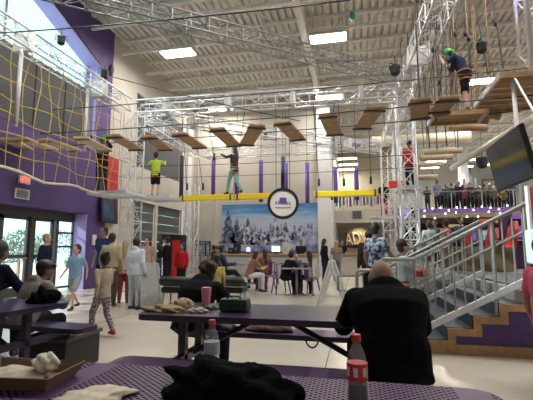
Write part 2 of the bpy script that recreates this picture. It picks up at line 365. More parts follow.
# ------------------------------------------------------------------ trusses
def truss(p, q, name, label, cat='truss', size=.42, m=alu, r=.026, step=.5, group=None, plates=0):
    p, q = Vector(p), Vector(q); L = (q - p).length; d = (q - p).normalized()
    a = d.cross(Vector((0, 0, 1))); a = a.normalized() if a.length > .1 else Vector((1, 0, 0)); b = a.cross(d).normalized(); h = size / 2
    t = empty(name, tuple(p), label, cat, 0, group)
    cs = [a * sx * h + b * sy * h for sx, sy in ((-1, -1), (1, -1), (1, 1), (-1, 1))]
    for c in cs: mb = MB(); mb.tube([p + c, q + c], r, 6); build(mb, 'chord', m, t, smooth=True)
    n = max(2, int(L / step)); s = L / n
    for k in range(4):
        c0, c1 = cs[k], cs[(k + 1) % 4]; mb = MB()
        for i in range(n):
            A, B = (c0, c1) if (i + k) % 2 else (c1, c0); mb.tube([p + d * s * i + A, p + d * s * (i + 1) + B], r * .5, 4)
            mb.tube([p + d * s * i + c0, p + d * s * i + c1], r * .45, 4)
        build(mb, 'lacing', m, t)
    for i in range(plates):
        mb = MB(); pc = p + d * L * (i + .5) / plates
        R = Matrix((a, d, b)).transposed(); mb.box(pc, (size * 1.12, .12, size * 1.12), R); build(mb, 'splice_plate', white, t)
    return t
XT, ZT = -7.1, 5.85
TA, TB = (1.5, 11.9), (1.4, 17.4)
truss((XT, 3.0, ZT), (XT, 11.1, ZT), 'overhead_truss', 'silver box truss running above the yellow rope net along the purple wall', plates=3)
truss((XT + .2, 11.5, ZT + .02), (TA[0] - .2, TA[1], ZT + .02), 'overhead_truss', 'long white horizontal truss spanning the hall above the hanging planks', plates=4, r=.030)
truss((XT + .2, 4.7, ZT + .25), (TA[0] - .25, TA[1] - .15, ZT + .45), 'overhead_truss', 'thin dark diagonal truss crossing from top left down to the tall middle tower', size=.34, m=mat('grey_truss', (.25, .25, .26), .45, .4), r=.02, plates=0, step=.4)
truss((XT + .3, 11.8, ZT - .1), (TB[0] - .3, TB[1], ZT - .3), 'overhead_truss', 'silver diagonal truss behind the brown planks going to the far tower', size=.38, plates=3)
truss((XT, 12.0, ZT - .1), (XT, 17.2, ZT - .1), 'overhead_truss', 'silver truss along the far left wall beside the dark high window', plates=2)
truss((XT + .3, 17.4, ZT - .1), (TB[0] - .3, TB[1] + .1, ZT - .1), 'overhead_truss', 'farthest horizontal truss in front of the blue-lit wall', plates=3)
truss((TA[0], TA[1] + .3, ZT), (TB[0], TB[1] - .3, ZT - .1), 'overhead_truss', 'short silver truss joining the middle tower to the far tower')
truss((1.85, 4.2, ZT + .05), (TA[0], TA[1] - .3, ZT + .05), 'overhead_truss', 'silver truss rising from the middle tower toward the upper right', plates=2)
truss((XT + 4.2, 3.4, ZT + .3), (3.2, 2.6 + 4.2, ZT + .9), 'overhead_truss', 'dark diagonal truss crossing the very top of the view', size=.3, m=dsteel, r=.018, step=.4) if False else None
truss((-6.9, 11.35, 0.02), (-6.9, 11.35, ZT - .2), 'truss_tower', 'white truss tower beside the small wall television', 'tower', size=.46, m=white)
truss((TA[0], TA[1], 0.02), (TA[0], TA[1], ZT + .2), 'truss_tower', 'tall silver truss tower in the middle where the long trusses meet', 'tower', size=.46)
truss((TB[0], TB[1], 0.02), (TB[0], TB[1], ZT - .25), 'truss_tower', 'silver truss tower behind the middle tower, beside the red box', 'tower', size=.50, m=white)
p = atY(191, 230, 17.0); truss((p.x, 17.0, .02), (p.x, 17.0, 4.2), 'truss_tower', 'pale truss tower with green netting near the menu screens', 'tower', size=.5)
for i, (px_, Y_) in enumerate(((397, 15.2), (404, 16.0), (411, 14.6), (390, 18.5))):
    p = atY(px_, 170, Y_); truss((p.x, Y_, .02), (p.x, Y_, 5.6), 'truss_mast', ['slim silver mast just right of the red box', 'slim silver mast behind the middle tower', 'slim silver mast left of the red climber', 'slim silver mast at the far tower'][i], 'mast', size=.2, r=.018, step=.35)
# net poles
for px_, Y_, nm in ((14, 7.0, 'nearer'), (84, 9.25, 'farther')):
    mb = MB(); mb.tube([(XT, Y_, 3.9), (XT, Y_, 5.65)], .045, 8); build(mb, 'net_pole', white, None, 'white vertical pole, %s of two standing in the yellow rope net' % nm, 'pole', smooth=True)
# ------------------------------------------------------------------ climbing net
def net(y0, y1, z0a, z0b, z1, label, dy=.36, dz=.34):
    t = empty('climbing_net', (XT, (y0 + y1) / 2, z0a), label, 'net')
    ny = int((y1 - y0) / dy); nz = int((z1 - min(z0a, z0b)) / dz)
    def P(i, k):
        f = i / ny; g = k / nz; y = y0 + (y1 - y0) * f; zb = z0a + (z0b - z0a) * f - .12 * math.sin(PI * f)
        return Vector((XT + .05 * math.sin(i * 1.7 + k), y + .05 * math.sin(i * 2.1 + k * 1.3), zb + (z1 - zb) * g + .05 * math.sin(i * 1.1 + k * 2.3)))
    mb = MB()
    for i in range(ny + 1): mb.tube([P(i, k) for k in range(nz + 1)], .011, 4)
    for k in range(1, nz + 1): mb.tube([P(i, k) for i in range(ny + 1)], .011, 4)
    build(mb, 'net_mesh', yrope, t)
    mb = MB(); mb.tube([P(i, 0) + Vector((0, 0, -.02)) for i in range(ny + 1)], .03, 6); build(mb, 'border_rope', mat('pale_rope', (.6, .55, .42), .8), t)
net(4.2, 10.9, 3.15, 2.9, 5.6, 'yellow square-mesh rope net hanging along the purple wall')
# ------------------------------------------------------------------ hanging planks, upper course
ZK = 3.9
def plank(pn, pf, z, label, m=wood, wd=.35, th=.05, top=5.9, ropes=True, group='hanging planks of the upper course', name='hanging_plank'):
    a, b = atZ(*pn, z), atZ(*pf, z); c = (a + b) / 2; L = (b - a).length; ang = math.atan2((b - a).y, (b - a).x)
    t = empty(name, tuple(c), label, 'plank', ang, group, local=True)
    mb = MB(); mb.box((0, 0, 0), (L, wd, th)); bd_ = build(mb, 'board', m, t, bevel=.008)
    for sx in (-1, 1): mb = MB(); mb.box((sx * (L / 2 - .12), 0, -.04), (.06, wd + .06, .035)); build(mb, 'batten', dsteel if m is wood else wood, bd_)
    if ropes:
        for sx in (-1, 1):
            mb = MB(); mb.tube([(sx * (L / 2 - .12), 0, .03), (sx * (L / 2 - .12), 0, top - z)], .009, 4); build(mb, 'rope', cable, t)
    return t
pl = [((7, 138.5), (26, 149)), ((20, 138), (53, 150)), ((43, 139), (77, 151)), ((80, 137), (107, 151)), ((112, 135), (138, 150)), ((148, 136), (167, 150)), ((178, 133), (201, 148)),
      ((216, 128), (235, 146)), ((257.5, 125), (246, 145)), ((281, 121.5), (299, 140)), ((327, 114), (335, 135)), ((376, 107), (361, 129)), ((420, 99), (420, 119)), ((449, 97), (438, 113))]
od = ['first', 'second', 'third', 'fourth', 'fifth', 'sixth', 'seventh', 'eighth', 'ninth', 'tenth', 'eleventh', 'twelfth', 'thirteenth', 'fourteenth']
for i, (a, b) in enumerate(pl): plank(a, b, ZK, '%s hanging wooden plank from the left in the row across the hall' % od[i], pale if i < 4 else wood, ropes=i > 11)
# log bridge at right
for i, (x0, x1, y_) in enumerate(((424, 460, 152), (420, 451, 158), (414, 442, 165.3), (406, 436, 178))):
    z = 4.0 if i < 3 else 3.7; a, b = atZ(x0, y_, z), atZ(x1, y_, z); b.y = a.y; c = (a + b) / 2
    t = empty('hanging_log', tuple(c), ['nearest', 'second', 'third', 'lowest and farthest'][i] + ' horizontal tan log hung on ropes right of the middle tower', 'log', 0, 'hanging logs', local=True)
    L = (b - a).x; mb = MB(); mb.tube([(-L / 2, 0, 0), (L / 2, 0, 0)], .09, 12); build(mb, 'log', pale, t, smooth=True)
    for sx in (-.35, .35): mb = MB(); mb.tube([(sx * L, 0, .08), (sx * L - .15, 0, 8.63 - z)], .012, 5); build(mb, 'rope', cable, t)
# ------------------------------------------------------------------ yellow balance beams + padded posts
YBm, ZB = 11.8, 2.98
for i, (x0, x1) in enumerate(((181.5, 233.5), (235.5, 289), (314, 378))):
    a, b = atY(x0, 194, YBm), atY(x1, 192, YBm); c = (a.x + b.x) / 2
    t = empty('balance_beam', (c, YBm, ZB - .1), ['left yellow balance beam ending at the walking girl', 'middle yellow balance beam crossing the round sign', 'right yellow balance beam reaching the far tower'][i], 'beam', 0, 'yellow balance beams', local=True)
    mb = MB(); mb.box((0, 0, 0), (b.x - a.x, .16, .17)); build(mb, 'beam', yellow, t, bevel=.015)
    for sx in (-1, 1): mb = MB(); mb.box((sx * ((b.x - a.x) / 2 - .08), 0, 0), (.05, .18, .19)); build(mb, 'end_bracket', dsteel, t)
pad = mat('purple_pad', (.13, .05, .33), .6); bpad = mat('dark_purple_pad', (.03, .025, .07), .6)
for i, (px_, y0, y1, m) in enumerate(((181, 156, 199, bpad), (213, 158, 200, pad), (236.5, 168, 200, pad), (261, 160, 202, pad), (283, 157, 188, black), (286, 163, 201, pad), (307.5, 163, 203, pad), (336, 167, 203, pad), (357, 168, 200, pad))):
    Yq = YBm + .22; a, b = atY(px_, y0, Yq), atY(px_, y1, Yq)
    t = empty('padded_post', (b.x, Yq, b.z), '%s padded %s post from the left beside the yellow balance beams' % (od[i], 'black' if m is black else 'purple'), 'post', 0, 'padded posts', local=True)
    mb = MB(); mb.tube([(0, 0, 0), (0, 0, a.z - b.z)], .065, 10); build(mb, 'pad', m, t, smooth=True)
    mb = MB(); mb.tube([(0, 0, a.z - b.z), (0, 0, 5.80 - b.z)], .008, 5); build(mb, 'suspension_cable', cable, t)
# round hanging sign
p = atY(283, 203.5, YBm - .3); t = empty('round_sign', tuple(p), 'round white hanging sign with thick black rim and purple emblem', 'sign', math.radians(10), local=True)
mb = MB(); mb.tube([(0, -.03, 0), (0, .03, 0)], .40, 36); build(mb, 'face', mat('sign_white', (.8, .8, .78), .5, noise=.03), t)
mb = MB(); n = 40; R0, R1 = .38, .46
mb.add([(r * math.cos(2 * PI * k / n), y, r * math.sin(2 * PI * k / n)) for r, y in ((R0, -.06), (R1, -.06), (R1, .06), (R0, .06)) for k in range(n)], [(j * n + k, j * n + (k + 1) % n, ((j + 1) % 4) * n + (k + 1) % n, ((j + 1) % 4) * n + k) for j in range(4) for k in range(n)])
build(mb, 'rim', black, t)
mb = MB(); mb.box((0, -.045, .08), (.20, .02, .17)); build(mb, 'emblem', mat('emblem_purple', (.12, .06, .35), .5), t)
mb = MB()
for k in range(6): mb.box((-.2 + .08 * k, -.04, .02 + .02 * math.sin(k)), (.05, .012, .10 - .01 * (k % 3)))
mb.box((0, -.04, -.12), (.45, .012, .03)); build(mb, 'lettering', mat('grey_lettering', (.3, .3, .36), .5), t)
for sx in (-.2, .2): mb = MB(); mb.tube([(sx, 0, .42), (sx, 0, 5.6 - p.z)], .01, 4); build(mb, 'hanging_cable', cable, t)
# ------------------------------------------------------------------ hanging ropes with grips over the hall
for i, (x0, ya, x1, yb) in enumerate(((313, 100, 319, 186), (338, 100, 344, 186), (368, 105, 371, 184), (210, 130, 214, 160), (197, 155, 203, 190), (185, 160, 187, 190), (240, 160, 232, 200), (333, 155, 332, 200))):
    b = atY(x1, yb, 11.95); a = atY(x0, ya, 11.95); a = b + (a - b) * ((5.75 - b.z) / (a.z - b.z)) if a.z > b.z + .3 else b
    a = Vector((max(min(a.x, b.x + .4), b.x - .4), a.y, a.z))
    t = empty('hand_rope', tuple(b), 'thin dark hand rope ' + ['ending right of the round sign', 'ending over the right yellow beam', 'ending at the right end of the right yellow beam', 'beside the second padded post', 'between the first and second padded posts', 'just right of the first padded post', 'beside the walking girl', 'left of the eighth padded post'][i], 'rope', 0)
    mb = MB(); mb.tube([a, b], .011, 5); rp_ = build(mb, 'rope', cable, t)
    mb = MB(); mb.tube([b + Vector((0, 0, .22)), b], .035, 8); build(mb, 'grip', black, rp_, smooth=True)
# long steel cables
def wire(a, b, label, r=.012, sag=.05):
    a, b = Vector(a), Vector(b); mb = MB(); mb.tube([a.lerp(b, k / 12) - Vector((0, 0, sag * 4 * (k / 12) * (1 - k / 12))) for k in range(13)], r, 5)
    build(mb, 'steel_cable', cable, None, label, 'cable', smooth=True)
wire(atY(0, 33, 6), atY(350, 0, 6), 'steel cable crossing the top left of the hall below the ceiling', .014)
wire(atY(109, 76, 11), atY(300, 121, 11), 'steel cable sloping down from the purple wall across the long truss', .014)
wire((XT, 8.0, 4.62), (3.2, 7.6, 4.45), 'upper hand cable above the row of hanging planks', .010)
wire((XT, 8.75, 3.93), (3.2, 8.4, 3.93), 'cable carrying the far ends of the hanging planks', .012)
wire((XT, 7.7, 3.93), (3.2, 7.55, 3.93), 'cable carrying the near ends of the hanging planks', .012)
wire((XT, 11.6, 3.95), (TA[0], 11.6, 3.9), 'hand cable above the yellow balance beams', .011)
wire((XT, 11.9, 3.62), (TA[0], 11.9, 3.6), 'lower hand cable above the yellow balance beams', .009)
wire((XT, 5.0, 4.0), (XT + .1, 11.2, 4.0), 'hand cable running along the rope net', .011)
wire((XT, 5.0, 3.5), (XT + .1, 11.2, 3.5), 'lower cable running along the rope net', .011)
# small black spotlights and the blue balloon
for px_, py_, Y_, lb in ((61, 41, 7.6, 'black spotlight clamped above the truss in front of the high window'), (104, 75, 10.5, 'black spotlight at the corner of the purple wall'), (395, 71, 10.8, 'black spotlight on the middle tower top'), (482, 48, 8.0, 'black spotlight hanging between the ropes at upper right'), (482, 163, 20, 'black loudspeaker hung over the balcony')):
    p = atY(px_, py_, Y_); t = empty('spotlight', tuple(p), lb, 'speaker' if 'loudspeaker' in lb else 'spotlight', .6, local=True); s_ = Y_ / 8
    mb = MB(); mb.lathe([(.05 * s_, -.1 * s_), (.09 * s_, -.06 * s_), (.11 * s_, .08 * s_), (.10 * s_, .1 * s_)], n=14); build(mb, 'housing', black, t, smooth=False)
    mb = MB(); mb.tube([(-.13 * s_, 0, 0), (-.13 * s_, 0, .14 * s_), (.13 * s_, 0, .14 * s_), (.13 * s_, 0, 0)], .012, 5); build(mb, 'yoke', black, t)
    mb = MB(); mb.tube([(0, 0, .14 * s_), (0, 0, .32 * s_)], .012, 5); build(mb, 'stem', black, t)
p = atZ(352, 16, 8.42); t = empty('balloon', tuple(p), 'small teal balloon stuck against the ceiling joists', 'balloon', local=True)
mb = MB(); mb.ell((0, 0, 0), (.10, .10, .13)); build(mb, 'skin', mat('teal_balloon', (.03, .30, .36), .4), t, smooth=True); mb = MB(); mb.tube([(0, 0, -.12), (.02, 0, -.3)], .004, 4); build(mb, 'string', white, t)
# ------------------------------------------------------------------ landing platform at the left tower and right platform
def deckplat(x0, x1, y0, y1, z, name, label, m=steel, boards=6, group=None):
    t = empty(name, ((x0 + x1) / 2, (y0 + y1) / 2, z), label, 'platform', 0, group)
    for k in range(boards):
        mb = MB(); yy = y0 + (y1 - y0) * (k + .5) / boards; mb.box(((x0 + x1) / 2, yy, z - .03), (x1 - x0 - .04, (y1 - y0) / boards * (.9 if m is wood else .45), .04)); build(mb, 'deck_board', m, t)
    for y in (y0, y1): mb = MB(); mb.box(((x0 + x1) / 2, y, z - .06), (x1 - x0, .05, .09)); build(mb, 'edge_beam', wood if m is wood else alu, t)
    for x in (x0, x1): mb = MB(); mb.box((x, (y0 + y1) / 2, z - .06), (.05, y1 - y0, .09)); build(mb, 'side_beam', alu, t)
    return t
deckplat(-7.45, -6.25, 9.95, 11.05, 2.93, 'landing_platform', 'silver landing platform in front of the left tower under the dark clothed climber', white)
deckplat(-6.55, -5.5, 11.1, 12.2, 2.93, 'landing_platform', 'small silver landing platform under the climber in the yellow shirt', white, 5)
pR = deckplat(2.52, 5.2, 7.35, 9.2, 4.30, 'wooden_platform', 'big brown wooden platform with steel edge at the upper right', wood, 6)
deckplat(1.55, 2.5, 8.05, 8.65, 3.92, 'wooden_platform', 'narrow brown stepping platform under the climber in the green helmet', wood, 3)
deckplat(1.25, 1.9, 12.15, 12.9, 3.1, 'landing_platform', 'grey landing platform behind the middle tower under the red climber', steel, 4)
for i, (x0, y0, x1, y1, Y_) in enumerate(((452, 118, 488, 120, 9.3), (449, 127, 487, 128, 10.2), (466, 113, 500, 116, 8.9))):
    a, b = atY(x0, y0, Y_), atY(x1, y1, Y_); mb = MB(); mb.tube([a, b], .085, 12); mb.tube([a.lerp(b, .2), a.lerp(b, .2) + Vector((0, 0, 8.6 - a.z))], .012, 4); mb.tube([a.lerp(b, .8), a.lerp(b, .8) + Vector((0, 0, 8.6 - a.z))], .012, 4); build(mb, 'support_log', wood, None, 'brown round log under the wooden platform, ' + ['middle of the three', 'lowest of the three', 'highest of the three'][i], 'log', 'platform logs', smooth=True)
# long pale duct
a = atY(372, 142, 19.5); b = atY(470, 137, 19.5); b.z = a.z
mb = MB(); mb.tube([a, b], .26, 16); build(mb, 'air_duct', mat('pale_duct', (.62, .56, .44), .5), None, 'long pale air duct behind the middle tower above the balcony', 'duct', smooth=True)
for x_ in (a.x + .6, b.x - .6): mb = MB(); mb.tube([(x_, 19.5, a.z + .2), (x_, 19.5, HC)], .012, 5); build(mb, 'duct_hanger', cable, bpy.data.objects['air_duct'])
a = atY(452, 168, 24); b = atZ(533, 118, a.z); mb = MB(); mb.tube([a, b], .15, 16); build(mb, 'air_duct', beige, None, 'pale duct running from the balcony toward the television', 'duct', smooth=True)
# tower on the right platform
truss((3.35, 7.75, 4.32), (3.35, 7.75, 8.2), 'truss_tower', 'purple-lit truss tower standing on the wooden platform at upper right', 'tower', size=.5, m=white)
mb = MB(); mb.tube([(3.05, 7.4, 4.3), (3.05, 7.4, 8.4)], .05, 10); build(mb, 'steel_pole', white, None, 'plain white pole in front of the truss tower at upper right', 'pole', smooth=True)
ld = bpy.data.lights.new('purple_spot', 'SPOT'); ld.energy = 260; ld.color = (.35, .2, 1); ld.spot_size = .9; lo = bpy.data.objects.new('purple_spot', ld); C.objects.link(lo); lo.location = (4.6, 7.2, 4.6)
lo.rotation_euler = (Vector((3.3, 7.8, 6.6)) - Vector((4.6, 7.2, 4.6))).to_track_quat('-Z', 'Y').to_euler()
# ropes at right
rp = [((441, 60), (436, 122)), ((457, 0), (452, 86)), ((460, 0), (472, 76)), ((468, 0), (470, 78)), ((473, 0), (488, 75)), ((491, 0), (503, 68)), ((436, 20), (428, 95)), ((449, 15), (451, 100)), ((424, 60), (427, 140)), ((432, 60), (437, 150)), ((440, 90), (447, 146)), ((455, 90), (458, 148))]
for i, (a, b) in enumerate(rp):
    Y_ = 8.3 if i < 8 else 10.5; A, B_ = atY(*a, Y_), atY(*b, Y_); top = A + (A - B_) * max(0, (8.68 - A.z) / (A.z - B_.z))
    t = empty('climbing_rope', tuple(B_), 'dark climbing rope at upper right, %s from the left of the bunch' % od[[3, 7, 9, 8, 10, 11, 2, 5, 0, 1, 4, 6][i]], 'rope', 0, 'climbing ropes')
    mb = MB(); mb.tube([top, A.lerp(B_, .5) + Vector((.02, 0, 0)), B_], .014, 5); rp_ = build(mb, 'rope', cable, t)
    mb = MB(); mb.ell(A.lerp(B_, .35 + .05 * (i % 5)), (.035, .035, .07)); build(mb, 'knot', black, rp_, smooth=True)
# red belay boxes
p = atY(396, 184.5, 12.4); mb = MB(); mb.box(p, (.42, .18, .2), rz=.15); build(mb, 'belay_box', mat('bright_red', (.75, .06, .03), .5), None, 'red box on the platform rail left of the middle tower', 'box', bevel=.01)
# ------------------------------------------------------------------ left wall fittings
p = atX(24.5, 180, XL + .06); t = empty('exit_sign', tuple(p), 'lit red exit sign on the purple wall above the doors', 'exit sign')
mb = MB(); mb.box(p, (.06, .34, .20)); build(mb, 'housing', white, t)
textpart('EXIT', 'letters', .16, mat('exit_red', (1, .05, .04), .5, emit=1.6), p + Vector((.035, 0, 0)), (PI / 2, 0, PI / 2), t)
p = atX(22, 194, XL + .03); t = empty('air_vent', tuple(p), 'grey louvred vent under the exit sign', 'vent')
mb = MB(); mb.box(p, (.04, .46, .26)); fr_ = build(mb, 'frame', white, t)
mb = MB()
for k in range(7): mb.box(p + Vector((.025, 0, -.09 + .03 * k)), (.02, .38, .012))
build(mb, 'louvre', dsteel, fr_)
a_, b2 = atX(105.5, 157, XL + .03), atX(117, 190, XL + .03); mb = MB(); mb.box((XL + .04, (a_.y + b2.y) / 2, (a_.z + b2.z) / 2), (.04, abs(b2.y - a_.y), abs(a_.z - b2.z) + .1)); build(mb, 'red_banner', mat('banner_red', (.50, .02, .03), .6), None, 'plain red banner on the beige wall behind the climber in black', 'banner')
# wall tv
a = atX(109, 210, XL + .14); t = empty('wall_television', tuple(a), 'portrait black screen on the left wall beside the white tower', 'television')
R = Matrix.Rotation(-.06, 3, 'Y'); mb = MB(); mb.box(a, (.08, .95, .92), R); build(mb, 'casing', black, t, bevel=.01)
mb = MB(); mb.box(a + Vector((.045, -.1, 0)), (.01, .62, .78), R); build(mb, 'screen', mat('screen_blue', (.02, .04, .08), .2, emit=.12, noise=.6, scale=2), t)
mb = MB(); mb.box(a + Vector((.045, .32, 0)), (.012, .2, .7), R); build(mb, 'screen_panel', mat('screen_maroon', (.06, .01, .012), .2, emit=.08), t)
mb = MB(); mb.box(a - Vector((.09, 0, 0)), (.12, .2, .2)); build(mb, 'bracket', dsteel, t)
p = atX(94, 240, XL + .03); mb = MB(); mb.box(p, (.05, .2, .34)); build(mb, 'wall_panel', white, None, 'small white control panel on the purple wall right of the entrance', 'panel', bevel=.01)
p = atX(112, 70, XL + .06); mb = MB(); mb.ell(p, (.06, .1, .22)); build(mb, 'wall_siren', grey, None, 'small grey fitting high on the beige wall', 'alarm', smooth=True)
# ------------------------------------------------------------------ far wall: mural, counter, screens
ml, mr = atY(222, 205, YF - .12).x, atY(318.5, 202, YF - .12).x; mz1, mz0 = atY(222, 205, YF - .12).z, 1.15
def muralmat():
    m = mat('winter_print', (.2, .3, .5), .7); nt, b = nodes(m); N = nt.nodes; L = nt.links
    tc = N.new('ShaderNodeTexCoord'); sp = N.new('ShaderNodeSeparateXYZ'); L.new(tc.outputs['Generated'], sp.inputs[0])
    r = N.new('ShaderNodeValToRGB'); e = r.color_ramp.elements; e[0].position = 0; e[0].color = (.16, .16, .34, 1); e[1].position = 1; e[1].color = (.03, .13, .34, 1)
    for p_, c in ((.2, (.28, .32, .50, 1)), (.40, (.38, .42, .55, 1)), (.55, (.42, .42, .55, 1)), (.72, (.30, .40, .55, 1)), (.85, (.09, .24, .46, 1))): x = e.new(p_); x.color = c
    n = N.new('ShaderNodeTexNoise'); n.inputs['Scale'].default_value = 3; n.inputs['Detail'].default_value = 5
    mp = N.new('ShaderNodeMapping'); mp.inputs['Scale'].default_value = (1.0, 1, 5); L.new(tc.outputs['Generated'], mp.inputs[0]); L.new(mp.outputs[0], n.inputs['Vector'])
    ad = N.new('ShaderNodeMath'); ad.operation = 'MULTIPLY_ADD'; ad.inputs[1].default_value = .5; L.new(n.outputs['Fac'], ad.inputs[0]); 
    s2 = N.new('ShaderNodeMath'); s2.operation = 'SUBTRACT'; s2.inputs[1].default_value = .25; L.new(sp.outputs[2], s2.inputs[0]); L.new(s2.outputs[0], ad.inputs[2]); L.new(ad.outputs[0], r.inputs['Fac'])
    L.new(r.outputs['Color'], b.inputs['Base Color']); return m
def speck(name, c1, c2, sc):
    m = mat(name, c1, .7); nt, b = nodes(m); r = b.inputs['Base Color'].links[0].from_node; r.color_ramp.elements[0].color = (*c1, 1); r.color_ramp.elements[1].color = (*c2, 1); r.color_ramp.elements[0].position = .42; r.color_ramp.elements[1].position = .58
    n = r.inputs['Fac'].links[0].from_node; n.inputs['Scale'].default_value = sc; return m
t = empty('winter_mural', ((ml + mr) / 2, YF - .12, mz0), 'large wall banner printed with snowy pine trees under a blue sky', 'mural')
mb = MB(); mb.box(((ml + mr) / 2, YF - .08, (mz0 + mz1) / 2), (mr - ml, .05, mz1 - mz0)); build(mb, 'banner', muralmat(), t)
tm = [speck('printed_pine_dark', (.02, .035, .06), (.16, .20, .28), 5), speck('printed_pine_snow', (.04, .06, .11), (.46, .51, .60), 4), speck('printed_pine_pale', (.10, .13, .22), (.42, .47, .60), 5)]
def pine(x, z0, h, wd, m, d):
    mb = MB(); pts = []; n = 6
    for i in range(n): f = i / n; pts.append((x - wd * (1 - f) * (.5 + .15 * random.random()), YF - .11 - d, z0 + h * f)); pts.append((x - wd * (1 - f) * .28, YF - .11 - d, z0 + h * (f + .5 / n)))
    pts.append((x, YF - .11 - d, z0 + h))
    for i in reversed(range(n)): f = i / n; pts.append((x + wd * (1 - f) * .28, YF - .11 - d, z0 + h * (f + .5 / n))); pts.append((x + wd * (1 - f) * (.5 + .15 * random.random()), YF - .11 - d, z0 + h * f))
    mb.prism(pts, (0, .004, 0)); build(mb, 'printed_pine', m, t)
W_ = mr - ml
for k in range(26): pine(ml + .35 + (W_ - .7) * k / 25, 1.55 + .15 * random.random(), .7 + .5 * random.random(), .5, tm[2], .00)
for f, h, wd in ((.06, 2.15, 1.2), (.15, 1.7, 1.0), (.27, 1.7, .9), (.34, 1.3, .8), (.44, 1.2, .7), (.56, 1.75, 1.1), (.66, 1.4, .9), (.80, 1.2, .8), (.90, 1.1, .8)): pine(ml + W_ * f + .05, 1.25, h, wd, tm[1 if f > .2 else 0], .008)
mb = MB(); mb.add([(ml + .02, YF - .125, 1.17), (mr - .02, YF - .125, 1.17), (mr - .02, YF - .125, 2.2), (mr - 1.2, YF - .125, 1.75), (ml + 2.2, YF - .125, 1.45), (ml + .02, YF - .125, 1.6)], [(0, 1, 2, 3, 4, 5)]); build(mb, 'printed_snow', speck('printed_snow', (.16, .18, .34), (.40, .46, .62), 2), t)
# blue wash light on the wall
ld = bpy.data.lights.new('blue_wash', 'SPOT'); ld.energy = 700; ld.color = (.22, .22, 1); ld.spot_size = .95; ld.spot_blend = 1; lo = bpy.data.objects.new('blue_wash', ld); C.objects.link(lo)
tg = atY(279, 172, YF); lo.location = (tg.x, YF - 3.2, 6.1); lo.rotation_euler = (tg - lo.location).to_track_quat('-Z', 'Y').to_euler()
p = Vector((tg.x, YF - 3.2, 6.2)); mb = MB(); mb.lathe([(.1, -.12), (.13, .1), (.06, .16)], p, 12); build(mb, 'stage_light', black, None, 'black stage light aimed at the blue-lit wall', 'spotlight')
# counter
def counter(x0, x1, y, label, m=mat('counter_front', (.33, .33, .34), .6)):
    t = empty('service_counter', ((x0 + x1) / 2, y, 0), label, 'counter')
    mb = MB(); mb.box(((x0 + x1) / 2, y + .3, .5), (x1 - x0, .6, 1.0)); build(mb, 'cabinet', m, t)
    mb = MB(); mb.box(((x0 + x1) / 2, y + .27, 1.03), (x1 - x0 + .06, .76, .06)); build(mb, 'worktop', oak, t, bevel=.01)
    n = int((x1 - x0) / .9)
    for k in range(n): mb = MB(); mb.box((x0 + (x1 - x0) * (k + .5) / n, y - .01, .5), ((x1 - x0) / n - .05, .03, .85)); build(mb, 'front_panel', m, t)
    return t
counter(atY(214, 255, 18.4).x, atY(318, 255, 18.4).x, 18.4, 'long grey front counter with wooden top below the winter banner')
counter(atY(334, 255, 20.4).x, atY(377, 255, 20.4).x, 20.4, 'short grey counter under the lit lettering sign', mat('counter_pale', (.42, .38, .34), .6))
# objects on counters
def screenobj(p, w_, h_, m, label, name='counter_screen', rz=0):
    t = empty(name, tuple(p), label, 'screen', rz, local=True)
    mb = MB(); mb.box((0, 0, h_ / 2 + .08), (w_, .04, h_)); build(mb, 'casing', black, t); mb = MB(); mb.box((0, -.025, h_ / 2 + .08), (w_ - .05, .01, h_ - .05)); build(mb, 'display', m, t)
    mb = MB(); mb.box((0, 0, .04), (.06, .05, .1)); mb.box((0, 0, .01), (.2, .16, .02)); build(mb, 'foot', black, t)
screenobj(atY(276, 254, 18.6), .45, .32, mat('pale_screen', (.55, .75, .9), .3, emit=1.0), 'pale blue glowing screen on the long counter')
screenobj(atY(248.5, 254, 18.6), .22, .26, mat('violet_screen', (.35, .25, 1), .3, emit=3), 'small violet glowing screen on the long counter')
for px_, lb in ((237, 'dark tall tap box at the left of the long counter'), (232, 'lower dark box at the left of the long counter'), (286, 'tall pale drinks dispenser on the long counter')):
    p = atY(px_, 254, 18.65); t = empty('dispenser', (p.x, 18.65, 1.06), lb, 'dispenser'); hh = .5 if px_ != 232 else .3
    mb = MB(); mb.box((p.x, 18.65, 1.06 + hh / 2), (.3, .3, hh)); build(mb, 'case', black if px_ < 250 else beige, t, bevel=.02)
    mb = MB(); mb.tube([(p.x, 18.47, 1.06 + hh * .6), (p.x, 18.44, 1.06 + hh * .35)], .02, 6); build(mb, 'spout', steel, t)
# menu screens and shelf
for i, (x0, x1) in enumerate(((195.5, 205.5), (206.5, 210))):
    a, b = atY(x0, 241, 19.3), atY(x1, 256, 19.3); t = empty('menu_board', ((a.x + b.x) / 2, 19.3, b.z), ['wide black and white menu board at the far left corner', 'narrow dark menu board beside the wide one'][i], 'menu board')
    mb = MB(); mb.box(((a.x + b.x) / 2, 19.3, (a.z + b.z) / 2), (b.x - a.x, .08, a.z - b.z)); build(mb, 'casing', black, t)
    mb = MB(); mb.box(((a.x + b.x) / 2, 19.25, (a.z + b.z) / 2), (b.x - a.x - .06, .02, a.z - b.z - .06)); build(mb, 'display', speck('menu_print', (.05, .06, .08), (.45, .5, .58), 14), t)
    mb = MB(); mb.tube([((a.x + b.x) / 2, 19.3, 0), ((a.x + b.x) / 2, 19.3, b.z)], .03, 8); build(mb, 'post', dsteel, t)
a, b = atY(211, 245, 19.6), atY(221, 246, 19.6); t = empty('wall_shelf', ((a.x + b.x) / 2, 19.6, a.z), 'wooden wall shelf left of the winter banner', 'shelf')
for dz in (0, -.28): mb = MB(); mb.box(((a.x + b.x) / 2, 19.75, a.z + dz), (b.x - a.x, .4, .05)); build(mb, 'board', pale, t)
for f in (.1, .9): mb = MB(); mb.box((a.x + (b.x - a.x) * f, 19.8, a.z - .2), (.04, .3, .4)); build(mb, 'bracket', dsteel, t)
